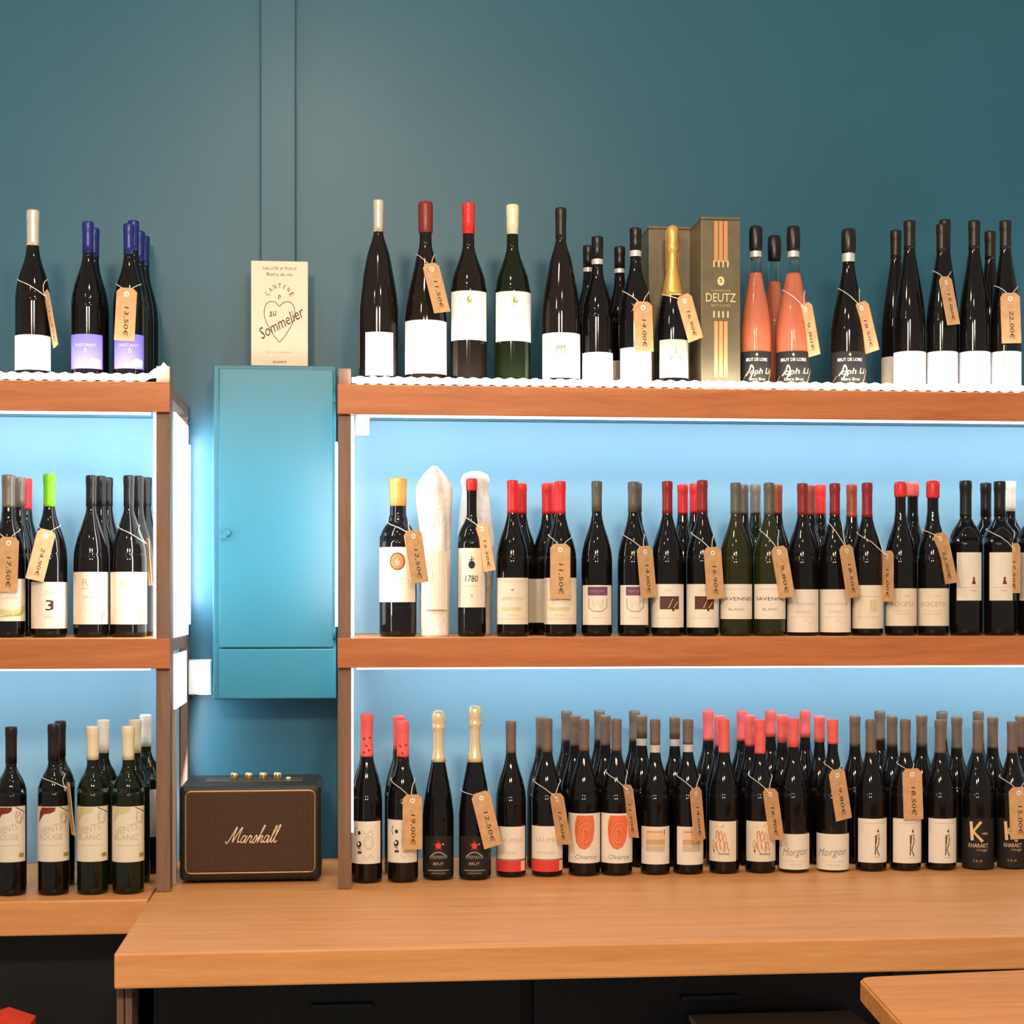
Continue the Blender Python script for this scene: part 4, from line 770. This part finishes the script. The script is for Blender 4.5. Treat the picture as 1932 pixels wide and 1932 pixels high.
bottle('B19', 'C', 0, 1910, 1362, 58, 'burgundy', 'cap_taupe', 1420, 'black bottle with gold K lettering partly covered by kraft tag', label=(1884, 1936, 1545, 1645), paper='paper_black', design=d_k, cw=20)
G = 'taupe-capped bottles behind figure and K labels'
for k, (x, r, tp, cb) in enumerate([(1613, 1, 1351, 1408), (1683, 1, 1351, 1408), (1739, 1, 1350, 1408), (1805, 1, 1353, 1412), (1873, 1, 1353, 1411), (1926, 1, 1351, 1410), (1660, 2, 1342, 1397), (1777, 2, 1343, 1398), (1846, 2, 1343, 1398)]):
    bottle('B15' + 'bcdefghij'[k], 'C', r, x, tp, 53, 'burgundy', 'cap_taupe', cb, 'taupe-capped bottle ' + ['behind, between tagged Morgon and first walking figure label', 'behind, between the first and second walking figure labels', 'behind, between the second and third walking figure labels', 'behind, between the third walking figure and K label', 'behind, between the two gold K bottles', 'behind the tagged gold K bottle', 'by the back panel behind the first walking figure', 'by the back panel behind the third walking figure', 'by the back panel behind the untagged K bottle'][k], group=G)
# ---- tissue-wrapped bottles
def wrapped(x, top, pts, Yb, lab, ghost):
    s = mpp(x, Yb); h = at(x, top, Yb).z - BASE['M']; o = empty('wrapped_bottle', (X(x, Yb), Yb, BASE['M']), lab, 'wrapped bottle')
    prof = [(w / 2 * s, (1195 - y) * s if y < 1195 else 0) for y, w in pts]
    def crease(a, z):
        k = min(1, z / .22) ** 2
        return 1 + k * (.16 * abs(math.sin(2.5 * a + z * 9)) - .07 + .06 * math.sin(5 * a - z * 30)) + .03 * math.sin(9 * a + z * 25) * min(1, z / .03) * .6
    bm = lathe_bm([(r, max(z, 0)) for r, z in smooth_path(prof, 4)], 48, jitter=crease)
    w = obj('tissue_wrap', bm, 'tissue', o, True)
    if ghost:
        R = 30.5 * s; a = Art()
        a.rect(-.021, .050, .021, .158, 'paper_cream').text('1780', 0, .088, .026, .013, 'p_faint', 0, .1).ell(0, .122, .006, .009, 'p_faint').ell(0, .122, .004, .006, 'paper_cream').text('bordeaux', 0, .070, .022, .003, 'p_faint')
        a.line(smooth_path([(-.006, .205), (.003, .218), (-.002, .23), (.006, .238)]), .001, 'p_faint').line(smooth_path([(-.001, .20), (.006, .21), (.004, .222), (.008, .23)]), .001, 'p_faint')
        a.build('print', lambda xx, yy, l: ((R * 1.0 + .004 + l * .00005) * math.sin(xx / R), -(R * 1.12 + l * .00005 + (.004 if yy > .15 else 0)) * math.cos(xx / R), yy), w, .005)
wrapped(820, 873, [(1200, 52), (1190, 55), (1130, 56), (1060, 57), (1000, 59), (960, 62), (930, 64), (910, 60), (895, 44), (883, 26), (874, 10)], 3.17, 'bottle wrapped in white tissue between gold-capped and red-capped bottles', True)
wrapped(897, 885, [(1200, 56), (1190, 60), (1100, 64), (1040, 67), (1000, 66), (960, 56), (925, 46), (905, 50), (892, 40), (886, 14)], 3.265, 'bottle fully wrapped in white tissue behind the slim red-capped bottle', False)

# ---------------------------------------------------------------- gift boxes
def gift_box(px0, px1, top, Y, depth, lab, art):
    x0, x1 = X(px0, Y), X(px1, Y); h = Z((px0 + px1) / 2, top, Y) - ZT; w = x1 - x0
    o = empty('gift_box', ((x0 + x1) / 2, Y, ZT + .0002), lab, 'gift box')
    box('carton', -w / 2, w / 2, 0, depth, 0, h - .006, 'carton_olive', o, .0012)
    box('lid', -w / 2, w / 2, 0, depth, h - .0055, h, 'carton_olive', o, .0012)
    a = Art()
    for q in (-.009, 0, .009): 
        a.rect(q - .0035, h * .74, q + .0035, h - .008, 'p_stripe'); a.rect(q - .0035, h * .08, q + .0035, h * .40, 'p_stripe')
    if art:
        a.text('DEUTZ', 0, h * .535, w * .76, .016, 'p_gilt').ell(0, h * .63, .0065, .0085, 'p_gilt').line(smooth_path([(.002, h * .643), (-.002, h * .638), (.002, h * .628), (-.002, h * .622)]), .0016, 'carton_olive')
        a.text('CHAMPAGNE', 0, h * .575, w * .5, .004, 'p_tan').text('BRUT CLASSIC', 0, h * .49, w * .5, .004, 'p_tan')
        for yy in (h * .71, h * .42):
            for q in (-.013, -.004, .004, .013): a.rect(q - .0013, yy, q + .0013, yy + .012, 'p_gilt')
    a.build('print', lambda x, y, l: (x, -.0003 - l * .00003, y), o)
gift_box(1323, 1397, 409, 3.07, .105, 'tall olive gift box with copper stripe and lettering beside the rose bottles', True)
gift_box(1224, 1312, 427, 3.175, .105, 'olive gift box with copper stripe standing behind the gold-foiled champagne', False)

# ---------------------------------------------------------------- kraft price tags
PR = ['12,50', '13,50', '11,50', '14,00', '16,90', '9,80', '18,50', '15,00', '22,00', '17,50', '24,90', '19,00']
for p in PR: text2d(p + '€')
ti = [0]
def price_tag(key, cx, cy, wpx, hpx, tilt, desc, zs=None, side=1, dy=0., pale=False, full=38):
    """card centre in pixels, apparent width and height, tilt in degrees (clockwise positive); hangs on bottle `key`"""
    o_b, prof, R, h, Yb, bx = BOT[key]; b = o_b.location
    yaw = math.acos(max(.12, min(1, wpx / full)))
    Yt = Yb - R - .0055 - full * .0005 * math.sin(yaw) + dy
    s = mpp(cx, Yt); c = at(cx, cy, Yt); W, H = full * s, hpx * s
    rot = Matrix.Rotation(math.radians(tilt), 4, 'Y') @ Matrix.Rotation(yaw * side, 4, 'Z')
    o = empty('price_tag', c, desc, 'price tag', 'kraft price tags on strings')
    bm = bmesh.new(); cl = W * .2; th = .0006
    pts = [(-W / 2, -H / 2), (W / 2, -H / 2), (W / 2, H / 2 - cl), (W / 2 - cl, H / 2), (-W / 2 + cl, H / 2), (-W / 2, H / 2 - cl)]
    fr = [bm.verts.new(rot @ Vector((x, -th, y))) for x, y in pts]; bk = [bm.verts.new(rot @ Vector((x, th, y))) for x, y in pts]
    bm.faces.new(fr); bm.faces.new(list(reversed(bk)))
    for k in range(6): bm.faces.new((fr[k], bk[k], bk[(k + 1) % 6], fr[(k + 1) % 6]))
    bmesh.ops.recalc_face_normals(bm, faces=bm.faces[:])
    cd = obj('card', bm, 'kraft', o)
    hy = H / 2 - .011
    a = Art(); n = 16; v = []
    for r in (.0048, .0022): v += [(r * math.cos(2 * math.pi * k / n), hy + r * math.sin(2 * math.pi * k / n)) for k in range(n)]
    a.add(v, [(k, (k + 1) % n, n + (k + 1) % n, n + k) for k in range(n)], 'eyelet')
    a.build('eyelet', lambda x, y, l: rot @ Vector((x, -th - .0003, y)), cd)
    a = Art(); a.text(PR[ti[0] % len(PR)] + '€', .001, -H * .14, H * .55, W * .26, 'ink', -math.pi / 2, .15); ti[0] += 1
    a.build('price', lambda x, y, l: rot @ Vector((x, -th - .0003, y)), cd)
    hole = c + (rot @ Vector((0, -th - .001, hy)))
    z = (Z(bx, zs, Yb) if zs else hole.z + .028) - b.z; z = min(z, h * .93)
    pth = []
    for k in range(25):
        t = -math.pi / 2 + math.pi * 2 * k / 24
        r = rad_at(prof, z) + .0014; f = max(0, -math.sin(t)) ** 3
        p = Vector((b.x + r * math.cos(t), b.y + r * math.sin(t), b.z + z + .004 * math.sin(t)))
        p = p.lerp(hole, f)
        d = Vector((p.x - b.x, p.y - b.y)); rm = rad_at(prof, max(0, p.z - b.z)) + .0014
        if d.length < rm and d.length > 1e-6: d = d.normalized() * rm; p.x, p.y = b.x + d.x, b.y + d.y
        pth.append(p - c)
    obj('string', tube_bm(pth[:-1], .0008, 5, closed=True), 'string', o, True)
K = 'kraft price tag '
price_tag('TL1', 96, 601, 14, 106, -10, K + 'seen edge-on beside the plain white label of the silver-capped bottle', 527, -1, dy=.02)
price_tag('TL3', 237, 593, 40, 100, 3, K + 'facing out on the blue-capped violet-label bottle', 536)
price_tag('R2', 823, 543, 32, 95, -14, K + 'tilted on the red-wax-topped bottle with wide blank label', 480)
price_tag('R7', 1214, 616, 37, 94, -2, K + 'upright on the neck-ring bottle next to the gift boxes', 550)
price_tag('R8', 1301, 599, 22, 88, -16, K + 'tilted beside the gold-foiled champagne and gift box', 556, -1, dy=-.004)
price_tag('R11', 1527, 622, 16, 100, -10, K + 'narrow on the side of the orange rose bottle', 548, -1, dy=.018)
price_tag('R12', 1635, 617, 16, 96, -14, K + 'narrow and tilted on the black bottle with silver band', 545, -1, dy=.018)
price_tag('R14', 1791, 567, 32, 92, -11, K + 'tilted on the neck of a dark slender bottle', 512)
price_tag('R16', 1907, 600, 38, 95, -2, K + 'upright on the last dark slender bottle', 540)
price_tag('ML1', 15, 1065, 38, 104, 2, K + 'covering the label of the grey-capped hillside bottle', 1000)
price_tag('ML2', 77, 1047, 30, 98, 14, K + 'tilted on the lime-green-capped bottle', 992, 1)
price_tag('ML4', 281, 1060, 10, 90, -4, K + 'edge-on between the emblem label and the bright post', 992, -1, dy=.02)
price_tag('M1', 785, 1050, 34, 100, -8, K + 'blank looking on the gold-capped bottle with copper seal', 985)
price_tag('M3', 916, 1032, 20, 92, -10, K + 'narrow on the slim red-capped bottle before white tissue', 975, -1, dy=.012)
price_tag('M5', 1057, 1078, 39, 104, 0, K + 'large and straight on a red-capped lettered bottle', 1010)
price_tag('M7', 1220, 1079, 33, 98, -5, K + 'on the dark-capped bottle with purple banner label', 1008)
price_tag('M9', 1347, 1081, 36, 98, -4, K + 'on the dark-red-capped bottle with brown square label', 1006)
price_tag('M11', 1477, 1079, 22, 98, -10, K + 'narrow and tilted on a green glass bottle', 1000, -1, dy=.006)
price_tag('M13', 1603, 1078, 32, 100, -9, K + 'broad and tilted on the maroon-capped faint-label bottle', 985)
price_tag('M14', 1674, 1087, 12, 96, 0, K + 'edge-on between window label and red-wax-topped bottle', 1006, -1, dy=.022)
price_tag('M17', 1783, 1053, 16, 98, -13, K + 'narrow and tilted on the red-wax-topped bottle', 1000, -1, dy=.014)
price_tag('M19', 1913, 1072, 9, 94, 0, K + 'edge-on beside the narrow label of the black bottle', 1000, -1, dy=.022)
price_tag('BL2', 133, 1526, 12, 100, -6, K + 'edge-on on the dark-capped red wine bottle', 1462, -1, dy=.018)
price_tag('B2', 778, 1551, 37, 104, 0, K + 'on the coral-capped bottle with scribble drawing', 1470)
price_tag('B4', 918, 1546, 36, 106, -14, K + 'large and tilted on the gold-foiled sparkling bottle', 1490)
price_tag('B6', 1057, 1545, 22, 98, -9, K + 'narrow on the bottle with red-banded label', 1472, -1, dy=.004)
price_tag('B8', 1189, 1530, 14, 100, -7, K + 'edge-on beside the big orange rose label', 1455, -1, dy=.014)
price_tag('B10', 1316, 1536, 27, 100, -5, K + 'on the silver-banded bottle with tan picture', 1462)
price_tag('B12', 1459, 1536, 20, 98, -8, K + 'narrow on the red-capped flame drawing bottle', 1462, -1, dy=.004)
price_tag('B14', 1585, 1499, 35, 96, -9, K + 'broad on the red-capped script label bottle', 1440)
price_tag('B16', 1722, 1498, 38, 96, -2, K + 'broad above the walking figure label', 1440)
price_tag('B19', 1923, 1534, 38, 98, -2, K + 'covering part of the gold K lettering', 1466)
